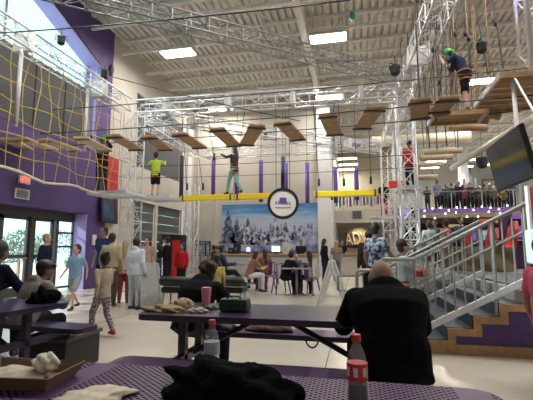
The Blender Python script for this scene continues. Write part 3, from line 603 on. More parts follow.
# red drinks cabinet near roll-up doors
a = atY(176, 260, 16.5); t = empty('drinks_cabinet', (a.x, 16.5, 0), 'tall red drinks cabinet with black top near the grey roll-up doors', 'cabinet')
mb = MB(); mb.box((a.x - .15, 16.6, .95), (.9, .6, 1.9)); build(mb, 'body', black, t)
mb = MB(); mb.box((a.x + .1, 16.28, .92), (.36, .06, 1.75)); build(mb, 'door', red, t)
mb = MB(); mb.box((a.x - .38, 16.28, .95), (.34, .05, 1.6)); build(mb, 'glass_door', mat('cabinet_glass', (.4, .42, .45), .2, emit=.3), t)
mb = MB(); mb.box((a.x - .15, 16.27, 1.78), (.86, .06, .2)); build(mb, 'header', black, t)
# lettering sign in the alcove
pc = atY(359, 238, 27.05); t = empty('lettering_sign', tuple(pc), 'white and maroon slanted lettering sign lit on the alcove wall', 'sign')
textpart('ADVE', 'letters', 1.15, mat('sign_letter_white', (.9, .85, .85), .5), pc + Vector((0, -.16, -.05)), (PI / 2, -math.radians(6), 0), t, .03).scale = (.62, 1, 1)
textpart('ADVE', 'letter_shadow', 1.3, mat('sign_letter_maroon', (.12, .02, .05), .5), pc + Vector((0, -.08, -.08)), (PI / 2, -math.radians(6), 0), t, .03).scale = (.62, 1, 1)
mb = MB(); mb.prism([pc + Vector(q) for q in ((-1.4, -.1, -.75), (-.8, -.1, -.45), (1.2, -.1, -.62), (1.1, -.1, -.75), (-.7, -.1, -.62))], (0, .04, 0)); build(mb, 'swoosh', MATS['sign_letter_maroon'], t)
ld = bpy.data.lights.new('sign_light', 'SPOT'); ld.energy = 70; ld.color = (1, .72, .35); ld.spot_size = 1.5; ld.spot_blend = .8; lo = bpy.data.objects.new('sign_light', ld); C.objects.link(lo)
lo.location = pc + Vector((0, -.8, .98)); lo.rotation_euler = Vector((0, .55, -1)).to_track_quat('-Z', 'Y').to_euler()
mb = MB(); mb.lathe([(.06, 0), (.06, .10)], pc + Vector((0, -.8, 1.0)), 10); build(mb, 'downlight', steel, None, 'small downlight above the lettering sign', 'spotlight')
p = atY(357, 214.5, YM - .25); mb = MB(); mb.box(p, (.5, .06, .42)); build(mb, 'air_vent', dsteel, None, 'small dark square vent in the pale beam above the lettering sign', 'vent')
# ------------------------------------------------------------------ mezzanine rail, string lights
def rail(x0, x1, y, z, label, h=1.07, n=40, m=steel, glassy=False):
    t = empty('balcony_railing', ((x0 + x1) / 2, y, z), label, 'railing')
    mb = MB(); mb.tube([(x0, y, z + h), (x1, y, z + h)], .035, 6); build(mb, 'top_rail', m, t)
    mb = MB(); mb.tube([(x0, y, z + .1), (x1, y, z + .1)], .02, 6); build(mb, 'bottom_rail', m, t)
    for k in range(n + 1): mb = MB(); x = x0 + (x1 - x0) * k / n; mb.box((x, y, z + h / 2), (.016 if k % 8 else .05, .02, h)); build(mb, 'baluster', dsteel if k % 8 else m, t)
rail(XM0 + .1, pa.x, YM + .05, ZM, 'balcony railing with pale balusters left of the far tower', n=26)
rail(pa.x + .1, XR, YM + .05, ZM, 'long balcony railing in front of the crowd on the right', n=60)
for k in range(14):
    x = atY(337 + 3.4 * k, 205, YM + .3).x; mb = MB(); mb.box((x, YM + .08, ZM + .72), (.12, .06, .66 + .1 * math.sin(k * 2))); 
    build(mb, 'hanging_flag', [pad, mat('flag_green', (.05, .2, .12), .6), MATS['purple_fascia'], mat('flag_grey', (.3, .3, .35), .6)][k % 4], None, 'small coloured flag on the balcony left of the far tower, %s along the row' % (od[k]), 'flag', 'balcony flags')
bulb = mat('warm_bulb', (1, .93, .8), .5, emit=7)
t = empty('string_lights', ((pa.x + XR) / 2, YM - .4, ZM), 'string of small white bulbs along the purple balcony edge', 'string lights')
mb = MB(); xs = [pa.x + .9 + k * .42 for k in range(26)]
mb.tube([(x, YM - .3, ZM + .12 + .10 * math.sin(k * 2.2)) for k, x in enumerate(xs)], .012, 4); build(mb, 'wire', cable, t)
for k, x in enumerate(xs): mb = MB(); mb.ell((x, YM - .32, ZM + .06 + .10 * math.sin(k * 2.2)), (.032, .032, .042), n=8, m=5); build(mb, 'bulb', bulb, t)
mb = MB(); xs2 = [pa.x + .6 + k * .55 for k in range(20)]
mb.tube([(x, YM - .34, ZM - .25 + .16 * math.sin(k * 1.7)) for k, x in enumerate(xs2)], .012, 4); build(mb, 'wire', cable, t)
for k, x in enumerate(xs2): mb = MB(); mb.ell((x, YM - .36, ZM - .30 + .16 * math.sin(k * 1.7)), (.035, .035, .045), n=8, m=5); build(mb, 'bulb', bulb, t)
mb = MB(); mb.box(((pa.x + XR) / 2, YM - .22, ZM - .30), (XR - pa.x, .04, .26)); S(mb, 'trim_13', mat('tan_fascia', (.22, .17, .10), .6))
# menu screens under the mezzanine edge
for i, (x0, x1, m) in enumerate(((392, 401, mat('menu_black', (.02, .02, .025), .3)), (402, 415.5, mat('menu_violet', (.13, .06, .5), .3, emit=.8)))):
    a, b = atY(x0, 208, YM - .5), atY(x1, 219.5, YM - .5); t = empty('overhead_screen', ((a.x + b.x) / 2, YM - .5, b.z), ['black overhead screen with pale print beside the far tower', 'violet glowing overhead screen behind the middle tower'][i], 'screen')
    mb = MB(); mb.box(((a.x + b.x) / 2, YM - .5, (a.z + b.z) / 2), (b.x - a.x, .1, a.z - b.z)); build(mb, 'casing', black, t)
    mb = MB()
    if i: mb.box(((a.x * 1.4 + b.x * .6) / 2, YM - .56, (a.z + b.z) / 2), ((b.x - a.x) * .55, .02, (a.z - b.z) * .85))
    else:
        for k in range(5): mb.box(((a.x + b.x) / 2, YM - .56, b.z + .1 + .1 * k), ((b.x - a.x) * .7, .02, .03))
    build(mb, 'display', m if i else white, t)
    mb = MB(); mb.box(((a.x + b.x) / 2, YM - .35, a.z - .1), (.1, .3, .1)); build(mb, 'bracket', dsteel, t)
# column and number letters over the balcony
p = atY(464, 185, 28); mb = MB(); mb.box((p.x, 28, (ZM + HC) / 2), (.5, .5, HC - ZM)); S(mb, 'trim_9', white)
for i, (x0, y0, s_) in enumerate(((470, 175.5, 'J'), (470, 187, 'U'))):
    p = atY(x0, y0, 27.5); o = textpart(s_, 'wall_letter', 1.35, mat('navy_letter', (.03, .03, .07), .5), p, (PI / 2, 0, 0), None, .04); tag(o, 'dark navy letter on the balcony column, ' + ['upper one', 'lower one'][i], 'letter')
a, b = atY(482, 179.5, 37.8), atY(502, 193, 37.8); t = empty('wall_picture', tuple(a), 'framed picture on the wall behind the balcony near the television', 'picture')
mb = MB(); mb.box(((a.x + b.x) / 2, 37.85, (a.z + b.z) / 2), (b.x - a.x, .06, a.z - b.z)); build(mb, 'frame', grey, t); mb = MB(); mb.box(((a.x + b.x) / 2, 37.8, (a.z + b.z) / 2), (b.x - a.x - .2, .06, a.z - b.z - .2)); build(mb, 'print', beige, t)
# ------------------------------------------------------------------ stairs
NR = 5; RH = ZP / NR; TR = .295; X0 = XS - TR * (NR - 1) ; YE2 = 9.3
t = empty('staircase', (X0, YS, 0), 'wide navy staircase with oak zigzag edge rising to the right', 'stairs')
for k in range(NR - 1):
    x = X0 + TR * k; mb = MB(); mb.box((x + TR / 2 + .01, (YS + .04 + YE2) / 2, RH * (k + 1) - .02), (TR + .02, YE2 - YS - .04, .04)); build(mb, 'tread', navy, t)
    mb = MB(); mb.box((x + .012, (YS + .04 + YE2) / 2, RH * (k + .5) - .02), (.024, YE2 - YS - .04, RH - .03)); build(mb, 'riser', navy, t)
mb = MB(); mb.box((XS + .012, (YS + .04 + YE2) / 2, ZP - RH / 2 - .02), (.024, YE2 - YS - .06, RH - .04)); build(mb, 'riser', navy, t)
mb = MB(); mb.box(((XS + 3.2) / 2 + 1.3, YS + 1.95, ZP + .012), (3.6, 3.86, .02)); build(mb, 'landing_mat', navy, t)
# zigzag stringer
top = []; th = .085; pts = []
for k in range(NR):
    x = X0 + TR * k; pts += [(x, RH * k), (x, RH * (k + 1))]
pts.append((6.2, ZP)); low = [(6.2, ZP - th)]
for k in reversed(range(NR)): x = X0 + TR * k; low += [(x + th, RH * (k + 1) - th)] + ([(x + th, RH * k - th)] if k else [(x + th, 0)])
mb = MB(); mb.prism([(x, YS - .035, z) for x, z in pts + low], (0, .03, 0)); build(mb, 'zigzag_trim', oak, t)
mb = MB(); mb.box(((X0 + .08 + 6.2) / 2, YS - .02, .06), (6.2 - X0 - .08, .04, .12)); build(mb, 'base_trim', oak, t)
inner = [(X0 + .1, 0)]
for k in range(NR): inner += [(X0 + TR * k + .02, max(0, RH * k)), (X0 + TR * k + .02, RH * (k + 1) - .03)]
inner += [(6.2, ZP - .03), (6.2, 0)]
mb = MB(); mb.prism([(x, YS, z) for x, z in inner[1:]], (0, .03, 0)); build(mb, 'side_panel', mat('dark_purple_panel', (.07, .03, .16), .5), t)
def stair_rail(y, label, xa, xb, hr=.93):
    t = empty('stair_railing', (xa, y, 0), label, 'railing', 0, 'stair railings'); sl = RH / TR
    def zn(x): return RH + (x - X0) * sl
    A, B_ = (xa, y, zn(xa) + hr), (xb, y, zn(xb) + hr); fl = (xa - .38, y, A[2] - .0)
    mb = MB(); mb.tube([(xa - .42, y, A[2] - .32), (xa - .42, y, A[2] - .03), (xa - .38, y, A[2]), (xa - .05, y, A[2]), A, B_], .027, 8); build(mb, 'handrail', steel, t, smooth=True)
    mb = MB(); mb.tube([(xa - .42, y, A[2] - .32), (xa, y, A[2] - .32), (xb, y, B_[2] - .32)], .017, 6); build(mb, 'mid_rail', steel, t)
    mb = MB(); R = Matrix.Rotation(-math.atan(sl), 3, 'Y'); c = Vector(((xa + xb) / 2, y, zn((xa + xb) / 2) + .10)); mb.box(c, ((xb - xa) / math.cos(math.atan(sl)), .05, .075), R); build(mb, 'bottom_rail', alu, t)
    n = int((xb - xa) / .115)
    for k in range(n + 1):
        x = xa + (xb - xa) * k / n; big = k in (0, n, n // 2); mb = MB(); mb.tube([(x, y, zn(x) + (.10 if not big else -.14)), (x, y, zn(x) + hr)], .024 if big else .011, 6); build(mb, 'newel_post' if big else 'baluster', steel, t)
stair_rail(YS + .06, 'nearest stair railing in brushed steel along the oak stringer', X0 - .05, XS + .75, 1.0)
stair_rail(7.2, 'middle stair railing in brushed steel dividing the wide stairs', X0 - .35, XS + .05)
stair_rail(9.0, 'farthest stair railing in brushed steel behind the man in the checked shirt', X0 - .75, XS - .05)
# ------------------------------------------------------------------ television upper right
X_, = (2.2,)
a = atX(487, 149, X_); hgt = .74; lng = 1.45
t = empty('hanging_television', (X_, a.y - lng / 2, a.z), 'large black television tilted down under the wooden platform at right', 'television')
R = Matrix.Rotation(math.radians(-11), 3, 'Y'); c = Vector((X_ + .07, a.y - lng / 2, a.z - hgt / 2))
mb = MB(); mb.box(c, (.06, lng, hgt), R); build(mb, 'casing', black, t, bevel=.01)
mb = MB(); mb.box(c + R @ Vector((-.033, 0, 0)), (.006, lng - .05, hgt - .05), R); build(mb, 'screen', mat('dark_screen', (.015, .018, .022), .12), t)
mb = MB(); mb.box(c + Vector((.12, 0, .1)), (.16, .3, .3)); build(mb, 'wall_plate', dsteel, t)
mb = MB(); mb.tube([c + Vector((.16, 0, .1)), Vector((2.75, c.y, c.z + .5)), Vector((2.75, 7.4, 4.25))], .018, 8); build(mb, 'bracket_arm', alu, t)
mb = MB(); mb.tube([(2.75, 7.42, .78), (2.75, 7.42, 4.2)], .035, 10); build(mb, 'steel_pole', white, None, 'white support pole under the wooden platform, behind the television', 'pole', smooth=True)
# ------------------------------------------------------------------ right edge machine
a = atY(519.5, 200, 4.6)
t = empty('prize_machine', (a.x + .45, 4.45, 0), 'white machine with pink sign panel at the right edge', 'machine')
x0 = a.x + .02
mb = MB(); mb.box((x0 + .48, 4.45, .55), (.8, .3, 1.1)); build(mb, 'cabinet', white, t, bevel=.02)
mb = MB(); mb.box((x0 + .43, 4.45, 1.28), (.86, .32, .34)); build(mb, 'display_box', mat('pale_blue_panel', (.55, .60, .72), .4), t, bevel=.02)
mb = MB(); mb.box((x0 + .43, 4.5, 1.66), (.8, .06, .44)); build(mb, 'header_sign', mat('pink_panel', (.55, .10, .16), .5), t, bevel=.01)
mb = MB(); mb.box((x0 + .02, 4.5, 1.66), (.022, .07, .47)); build(mb, 'sign_frame', white, t)
mb = MB(); mb.box((x0 + .12, 4.28, 1.28), (.10, .02, .22)); build(mb, 'keypad', grey, t)
mb = MB(); mb.tube([(x0 + .10, 4.28, .02), (x0 + .10, 4.28, 1.1)], .02, 6); build(mb, 'edge_strip', black, t)
# ------------------------------------------------------------------ picnic tables
def picnic(loc, rz, label, L=1.83, W=.75, gap=.10, bw=.30, bench_y=None, m=tpurple, topm=None, seatm=None):
    t = empty('picnic_table', loc, label, 'table', rz, local=True); topm = topm or m; seatm = seatm or topm
    def slab(cx, cy, z, l, w_, name, mm, r=.09):
        pts = []
        for sx, sy, a0 in ((1, 1, 0), (-1, 1, 90), (-1, -1, 180), (1, -1, 270)):
            for k in range(5): a = math.radians(a0 + 22.5 * k); pts.append((cx + sx * (l / 2 - r) + r * math.cos(a), cy + sy * (w_ / 2 - r) + r * math.sin(a), z))
        mb = MB(); mb.prism([Vector(p_) for p_ in pts], (0, 0, -.006)); tp_ = build(mb, name, mm, t)
        n = len(pts); mb = MB(); ring2 = [(p_[0], p_[1], z - .045) for p_ in pts]; inn = [(cx + (p_[0] - cx) * (1 - .02), cy + (p_[1] - cy) * (1 - .04), z - .045) for p_ in pts]
        mb.add([(p_[0], p_[1], z - .002) for p_ in pts] + ring2 + inn, [(k, (k + 1) % n, n + (k + 1) % n, n + k) for k in range(n)] + [(n + k, n + (k + 1) % n, 2 * n + (k + 1) % n, 2 * n + k) for k in range(n)])
        build(mb, 'rim', m, tp_, smooth=False)
    slab(0, 0, .76, L, W, 'tabletop', topm)
    by = W / 2 + gap + bw / 2
    for s_ in (-1, 1): slab(0, s_ * by, .48, L, bw, 'bench_seat', seatm, .06)
    for sx in (-1, 1):
        x = sx * (L / 2 - .32)
        for sy in (-1, 1): mb = MB(); mb.box((x, sy * .17, .36), (.06, .06, .72)); build(mb, 'leg', m, t)
        mb = MB(); mb.box((x, 0, .40), (.06, 2 * by + .1, .06)); build(mb, 'cross_bar', m, t)
        mb = MB(); mb.box((x, 0, .03), (.07, .9, .05)); build(mb, 'foot', m, t)
        mb = MB(); mb.tube([(x, 0, .40), (x - sx * .62, 0, .72)], .022, 8); build(mb, 'brace', m, t)
    return t
RT = 0.0
a = atZ(134, 314, .76)                                           # near left corner of the middle table
L2 = 2.02; MT = (a.x + L2 / 2, a.y + .375, 0)
picnic(MT, RT, 'long dark purple picnic table in the middle with food wrappings on it', L=L2, seatm=perf)
FT = (-.76, 1.245, 0)
picnic(FT, RT, 'perforated purple picnic table closest to the viewer', L=2.44, W=.75, topm=perf, seatm=perf)
LT = (-3.60, 3.13, 0)
picnic(LT, -.10, 'dark purple picnic table at the left with a black bag on it', W=.75)
# ------------------------------------------------------------------ bottles
def bottle(p, s, label, cola):
    t = empty('soda_bottle' if cola else 'water_bottle', p, label, 'bottle', local=True)
    prof = [(.030, 0), (.034, .008), (.034, .03), (.031, .05), (.033, .075), (.034, .10), (.033, .13), (.027, .158), (.018, .178), (.0125, .190), (.0125, .205)]
    prof = [(r * s, z * s) for r, z in prof]
    mb = MB(); mb.lathe(prof, n=24); build(mb, 'body', pet, t, smooth=True)
    mb = MB(); mb.lathe([(.0155 * s, .196 * s), (.0155 * s, .216 * s), (.014 * s, .219 * s)], n=20); build(mb, 'cap', red if cola else mat('pink_cap', (.55, .06, .10), .4), t)
    mb = MB(); mb.lathe([(.0350 * s, .075 * s), (.0352 * s, .10 * s), (.0345 * s, .128 * s)], n=24)
    if cola:
        lb_ = build(mb, 'label', mat('soda_label_red', (.62, .03, .03), .4), t)
        mb = MB()
        for a0 in (205, 250, 300): 
            aa = [math.radians(a0 + 8 * k) for k in range(4)]; mb.add([(.0362 * s * math.cos(a), .0362 * s * math.sin(a), z * s) for z in (.088, .117) for a in aa], [(k, k + 1, k + 5, k + 4) for k in range(3)])
        build(mb, 'label_print', white, lb_)
        mb = MB(); mb.lathe([(.029 * s, .003), (.0325 * s, .01 * s), (.0325 * s, .03 * s), (.0298 * s, .05 * s), (.0318 * s, .062 * s)], n=24); build(mb, 'cola', mat('cola', (.02, .006, .004), .1), t, smooth=True)
    else: build(mb, 'label', mat('faint_label', (.42, .45, .50), .3), t); 
ZT1 = .761
p = atZ(358, 402, ZT1); bottle((p.x, p.y, ZT1), .97, 'clear soda bottle with red cap and red label, some dark cola left', True)
p = atZ(212, 371, ZT1); p.y = min(p.y, FT[1] + .36); bottle((p.x, p.y, ZT1), .93, 'nearly empty clear bottle with pink cap behind the black jacket', False)
# ------------------------------------------------------------------ crumpled things
def crumple(c, d, name, m, label, cat, parent=None, seed=1, amp=.35, n=44, mm=24, flat=0, crease=.8, group=None, rz=0):
    rnd = random.Random(seed); ph = [(rnd.uniform(2, 7), rnd.uniform(2, 7), rnd.uniform(0, 6), rnd.uniform(.2, 1)) for _ in range(9)]
    mb = MB(); rings = []; cr, sr = math.cos(rz), math.sin(rz)
    for i in range(mm + 1):
        tt = PI * (i / mm) * .98 + .01 * PI; ring = []
        for k in range(n):
            a = 2 * PI * k / n; x, y, z = math.sin(tt) * math.cos(a), math.sin(tt) * math.sin(a), -math.cos(tt)
            s_ = 1 + amp * (sum(w_ * math.sin(f1 * x * 1.3 + f2 * y + o_ + f1 * z) for f1, f2, o_, w_ in ph) / 5 - crease * sum(w_ * abs(math.sin(f2 * 1.6 * x - f1 * y + o_)) for f1, f2, o_, w_ in ph[:5]) / 2.2 + crease * .6)
            X, Y_, Z = x * d[0] * s_, y * d[1] * s_, max(z, -.15 if flat else -1) * d[2] * s_
            ring.append((c[0] + X * cr - Y_ * sr, c[1] + X * sr + Y_ * cr, c[2] + max(Z + (d[2] * .15 * 1 if flat else d[2]), .001)))
        rings.append(ring)
    mb.loft(rings); return build(mb, name, m, parent, label, cat, group, smooth=True)
paper = mat('white_paper', (.62, .60, .55), .8, bump=.3, scale=30); kraft = mat('kraft_paper', (.28, .19, .11), .8, bump=.3, scale=20)
# black jacket on the near table
p = atZ(232, 392, ZT1)
crumple((p.x, p.y - .02, ZT1), (.27, .14, .10), 'black_jacket', blackcloth, 'crumpled black jacket lying on the nearest table', 'jacket', seed=5, amp=.32, n=48, mm=26, flat=1, rz=-.1)
p = atZ(198, 371, ZT1); crumple((p.x, min(p.y, FT[1] + .36), ZT1), (.035, .03, .014), 'crumpled_napkin', paper, 'small crumpled white napkin behind the black jacket', 'napkin', seed=2, flat=1)
p = atZ(95, 397, ZT1); crumple((p.x, p.y, ZT1), (.12, .075, .022), 'paper_napkin', mat('cream_paper', (.60, .55, .44), .8, bump=.3, scale=30), 'flat creased cream napkin on the nearest table beside the food box', 'napkin', seed=9, flat=1, amp=.25, rz=.4)
# open food tray with paper
p = atZ(22, 384, ZT1); tr = empty('food_tray', (p.x - .02, p.y + .02, ZT1), 'brown cardboard food tray holding crumpled white paper', 'tray', .12, local=True)
bw_, bd, bh = .36, .24, .05; card = mat('brown_card', (.16, .095, .055), .7)
mb = MB(); mb.box((0, 0, .005), (bw_ - .05, bd - .05, .008)); build(mb, 'base', card, tr)
for sx, sy in ((0, 1), (0, -1), (1, 0), (-1, 0)):
    mb = MB()
    if sy: mb.quad((-bw_ / 2 + .025, sy * (bd / 2 - .025), .004), (bw_ / 2 - .025, sy * (bd / 2 - .025), .004), (bw_ / 2, sy * bd / 2, bh), (-bw_ / 2, sy * bd / 2, bh))
    else: mb.quad((sx * (bw_ / 2 - .025), -bd / 2 + .025, .004), (sx * (bw_ / 2 - .025), bd / 2 - .025, .004), (sx * bw_ / 2, bd / 2, bh), (sx * bw_ / 2, -bd / 2, bh))
    o = build(mb, 'side', card, tr); so = o.modifiers.new('s', 'SOLIDIFY'); so.thickness = .004
q = Vector((p.x - .02, p.y + .02, ZT1))
crumple(q + Vector((-.03, 0, .010)), (.13, .09, .035), 'greaseproof_sheet', mat('greaseproof', (.50, .45, .38), .8, bump=.3, scale=25), 'flat soiled paper sheet lining the food tray', 'paper', seed=4, flat=1, amp=.2)
crumple(q + Vector((.075, .03, .03)), (.05, .045, .036), 'crumpled_paper', paper, 'crumpled white paper ball in the food tray', 'paper', seed=11, amp=.45)
# things on the middle table
def on_mid(px_, py_): p = atZ(px_, py_, ZT1); return Vector((p.x, min(max(p.y, MT[1] - .33), MT[1] + .33), ZT1))
crumple(on_mid(166, 311), (.19, .10, .045), 'paper_bag', kraft, 'crumpled brown paper bag on the left end of the middle table', 'paper bag', seed=21, flat=1, amp=.4, crease=1.4)
crumple(on_mid(183, 308), (.09, .08, .07), 'paper_bag', mat('kraft_light', (.36, .26, .17), .8, bump=.3), 'lighter brown paper bag standing next to the crumpled one', 'paper bag', seed=23, flat=1, amp=.5)
crumple(on_mid(197, 312), (.09, .07, .03), 'napkin_pile', mat('greyish_paper', (.40, .38, .36), .8, bump=.3), 'pile of greyish napkins on the middle table', 'napkins', seed=25, flat=1, amp=.5)
crumple(on_mid(212, 309), (.06, .05, .035), 'food_wrapper', mat('green_wrapper', (.12, .16, .12), .6, bump=.3), 'small dark green wrapper beside the napkin pile', 'wrapper', seed=26, flat=1, amp=.5)
p = on_mid(206, 306); t = empty('pink_tumbler', tuple(p), 'pink tumbler standing on the middle table', 'cup', local=True)
mb = MB(); mb.lathe([(.030, 0), (.034, .02), (.042, .13), (.043, .15)], n=20); build(mb, 'cup', mat('pink_cup', (.60, .22, .30), .4), t, smooth=True)
mb = MB(); mb.lathe([(.045, .148), (.045, .158), (.03, .163)], n=20); build(mb, 'lid', mat('pink_lid', (.5, .15, .22), .4), t)
p = on_mid(235, 311); t = empty('lunch_box', tuple(p), 'dark green soft lunch box on the middle table', 'bag', local=True)
dg_ = mat('dark_green_cloth', (.012, .03, .022), .7)
mb = MB(); mb.box((0, 0, .045), (.235, .15, .085)); build(mb, 'case', dg_, t, bevel=.02)
mb = MB(); mb.box((0, 0, .092), (.22, .14, .012)); build(mb, 'lid', mat('green_cloth_top', (.02, .045, .035), .6), t, bevel=.006)
mb = MB(); mb.tube([(-.06, -.03, .095), (-.04, -.03, .12), (.04, -.03, .12), (.06, -.03, .095)], .007, 6); build(mb, 'handle', black, t, smooth=True)
p = Vector((MT[0] - .58, MT[1] + .62, .482))
crumple(p + Vector((-.05, 0, 0)), (.16, .10, .07), 'patterned_bag', speck('patterned_cloth', (.015, .015, .02), (.10, .09, .08), 40), 'dark patterned bag on the far bench behind the middle table leg', 'bag', seed=31, flat=1, amp=.2)
crumple(p + Vector((.42, 0, 0)), (.24, .10, .06), 'dark_bag', speck('maroon_dark_cloth', (.015, .012, .015), (.10, .03, .03), 25), 'dark maroon bag on the far bench behind the middle table', 'bag', seed=33, flat=1, amp=.2)
t_ = MB(); t_.tube([(p.x + .84 + .06 * math.cos(a), p.y - .1, .46 - .09 * abs(math.sin(a))) for a in [PI * k / 10 for k in range(11)]], .008, 6); build(t_, 'bag_strap', black, None, 'black bag strap looping below the far bench', 'strap', smooth=True)
# ------------------------------------------------------------------ left table extras
p = atZ(66, 300, .76); crumple((LT[0] + .74, LT[1] + .17, ZT1), (.14, .12, .12), 'black_bag', blackcloth, 'black bag lying on the left picnic table', 'bag', seed=41, flat=1, amp=.3)
t = empty('black_crate', (-3.12, 3.90, 0), 'low black storage box standing on the floor beside the left table', 'box', .05, local=True)
mb = MB(); mb.box((0, 0, .16), (.50, .60, .32)); build(mb, 'body', mat('black_box_side', (.012, .012, .013), .6), t, bevel=.01)
mb = MB(); mb.box((0, 0, .345), (.54, .64, .045)); build(mb, 'lid', mat('dark_lid', (.035, .033, .045), .45), t, bevel=.01)
# ------------------------------------------------------------------ A-frames
def aframe(loc, rz, w_, h, sp, m, label, panel=True, name='sandwich_board'):
    t = empty(name, loc, label, 'sign board', rz, local=True)
    for s_ in (-1, 1):
        an = math.atan2(sp / 2, h); R = Matrix.Rotation(s_ * an, 3, 'X')
        if panel: mb = MB(); mb.box((0, s_ * sp / 4, h / 2), (w_, .03, h * 1.01), R); build(mb, 'panel', m, t, bevel=.01)
        for sx in (-1, 1): mb = MB(); mb.tube([(sx * w_ / 2, s_ * sp / 2, .035), (sx * w_ / 2, 0, h)], .035, 6); build(mb, 'side_frame', white if not panel else m, t)
    mb = MB(); mb.tube([(-w_ / 2, 0, h), (w_ / 2, 0, h)], .022, 6); build(mb, 'top_bar', white if not panel else m, t)
p = atZ(147, 308, 0); aframe((p.x, p.y, 0), .95, .42, .95, .45, mat('grey_board', (.32, .33, .34), .5), 'grey sandwich board standing on the floor at left centre')
p = atZ(333, 306, 0); aframe((p.x, p.y, 0), PI / 2 - .1, .5, 1.0, .62, white, 'white open A-frame stand on the floor between the cafe table and the stairs', False, 'a_frame_stand')
# ------------------------------------------------------------------ cafe chairs and tables
cp = mat('purple_chair_metal', (.10, .03, .16), .4)
def cafechair(x, y, rz, label, m=cp):
    t = empty('cafe_chair', (x, y, 0), label, 'chair', rz, 'metal cafe chairs', local=True)
    mb = MB(); mb.box((0, 0, .45), (.38, .38, .025)); build(mb, 'seat', m, t, bevel=.01)
    for sx in (-1, 1):
        for sy in (-1, 1): mb = MB(); mb.tube([(sx * .15, sy * .15, .45), (sx * .22, sy * .22, .01)], [.022, .016], 6); build(mb, 'leg', m, t)
        mb = MB(); mb.tube([(sx * .17, -.17, .45), (sx * .19, -.22, .85)], .014, 6); build(mb, 'back_post', m, t)
    mb = MB(); mb.tube([(-.19, -.22, .85), (0, -.24, .88), (.19, -.22, .85)], .016, 6); build(mb, 'top_rail', m, t)
    mb = MB(); mb.box((0, -.205, .66), (.13, .012, .38), Matrix.Rotation(.12, 3, 'X')); build(mb, 'back_splat', m, t)
def cafetable(x, y, label, m=steel, r=.38):
    t = empty('cafe_table', (x, y, 0), label, 'table', 0, 'cafe tables', local=True)
    mb = MB(); mb.box((0, 0, .74), (2 * r, 2 * r, .03)); build(mb, 'tabletop', m, t, bevel=.01)
    mb = MB(); mb.tube([(0, 0, .02), (0, 0, .73)], .035, 10); build(mb, 'column', steel, t, smooth=True)
    for k in range(2): mb = MB(); mb.box((0, 0, .02), (.6, .06, .03), rz=k * PI / 2); build(mb, 'foot', steel, t)
def fl(px_, py_): return atZ(px_, py_, 0)
for i, (px_, py_, rz, lb) in enumerate(((281, 294, .5, 'left'), (310, 295, -.4, 'right'), (258, 289, .9, 'behind seated group, left'), (266, 291, 2.6, 'under the brown haired person'), (272, 284, -1.2, 'empty one turned sideways'))):
    p = fl(px_, py_); cafechair(p.x, p.y, rz, 'purple metal cafe chair, ' + {0: 'under the person in black at the middle cafe table', 1: 'under the person in white at the middle cafe table', 2: 'left one of the far seated group', 3: 'under the brown haired person of the far seated group', 4: 'empty, turned sideways beside the far seated group'}[i])
p = fl(295, 297); cafetable(p.x, p.y + .35, 'grey cafe table between the two seated people in the middle')
p = fl(226, 287); cafetable(p.x, p.y, 'dark cafe table in front of the seated man in navy', dsteel, .5)
p = fl(250, 283); cafetable(p.x, p.y, 'cafe table beside the far seated group', steel, .35)
# black seats with rounded backs behind the middle table
for i, (px_, py_, lb) in enumerate(((176, 303, 'left'), (226, 303, 'right'))):
    p = fl(px_, py_ + 8); t = empty('lounge_chair', (p.x, p.y, 0), 'black padded seat with rounded back, %s one behind the middle table' % lb, 'chair', 0, 'black padded seats', local=True)
    mb = MB(); mb.cap((-.30, 0, .60), (.30, 0, .60), .10, .10, 14); build(mb, 'backrest', black, t, smooth=True)
    mb = MB(); mb.box((0, .2, .42), (.7, .45, .12)); build(mb, 'seat', black, t, bevel=.03)
    for sx in (-1, 1):
        for y in (.02, .38): mb = MB(); mb.tube([(sx * .3, y, .4), (sx * .32, y, .01)], .018, 6); build(mb, 'leg', steel, t)
# ------------------------------------------------------------------ arcade area on the raised floor
def racing_seat(px_, Y_, rz, label, s=1.0, m=red):
    x = atY(px_, 240, Y_).x; t = empty('racing_seat', (x, Y_, ZP), label, 'seat', rz, 'red racing seats', local=True)
    mb = MB(); mb.loft([[(-.24 * s, -.22, z) if False else (sx * w_, yy, z) for sx, yy in ((-1, y - .06), (1, y - .06), (1, y + .06), (-1, y + .06))] for z, w_, y in ((.42, .24 * s, -.2), (.75, .25 * s, -.26), (1.0, .22 * s, -.32), (1.2, .12 * s, -.36))]); build(mb, 'backrest', m, t, bevel=.03)
    mb = MB(); mb.box((0, .05, .38), (.5 * s, .55, .16)); build(mb, 'seat', m, t, bevel=.04)
    mb = MB(); mb.box((0, .05, .15), (.3, .4, .3)); build(mb, 'pedestal', black, t)
    for sx in (-1, 1): mb = MB(); mb.box((sx * .25, .02, .48), (.06, .5, .14)); build(mb, 'bolster', m, t, bevel=.02)
racing_seat(500, 11.2, 1.6, 'red racing seat nearest the stairs, in profile')
racing_seat(478, 12.4, 1.4, 'red racing seat behind the first one')
racing_seat(458, 13.4, 1.2, 'red racing seat farthest to the left among the machines')
cols = [(.05, .02, .07), (.10, .03, .05), (.03, .03, .05), (.06, .05, .12), (.12, .10, .09)]
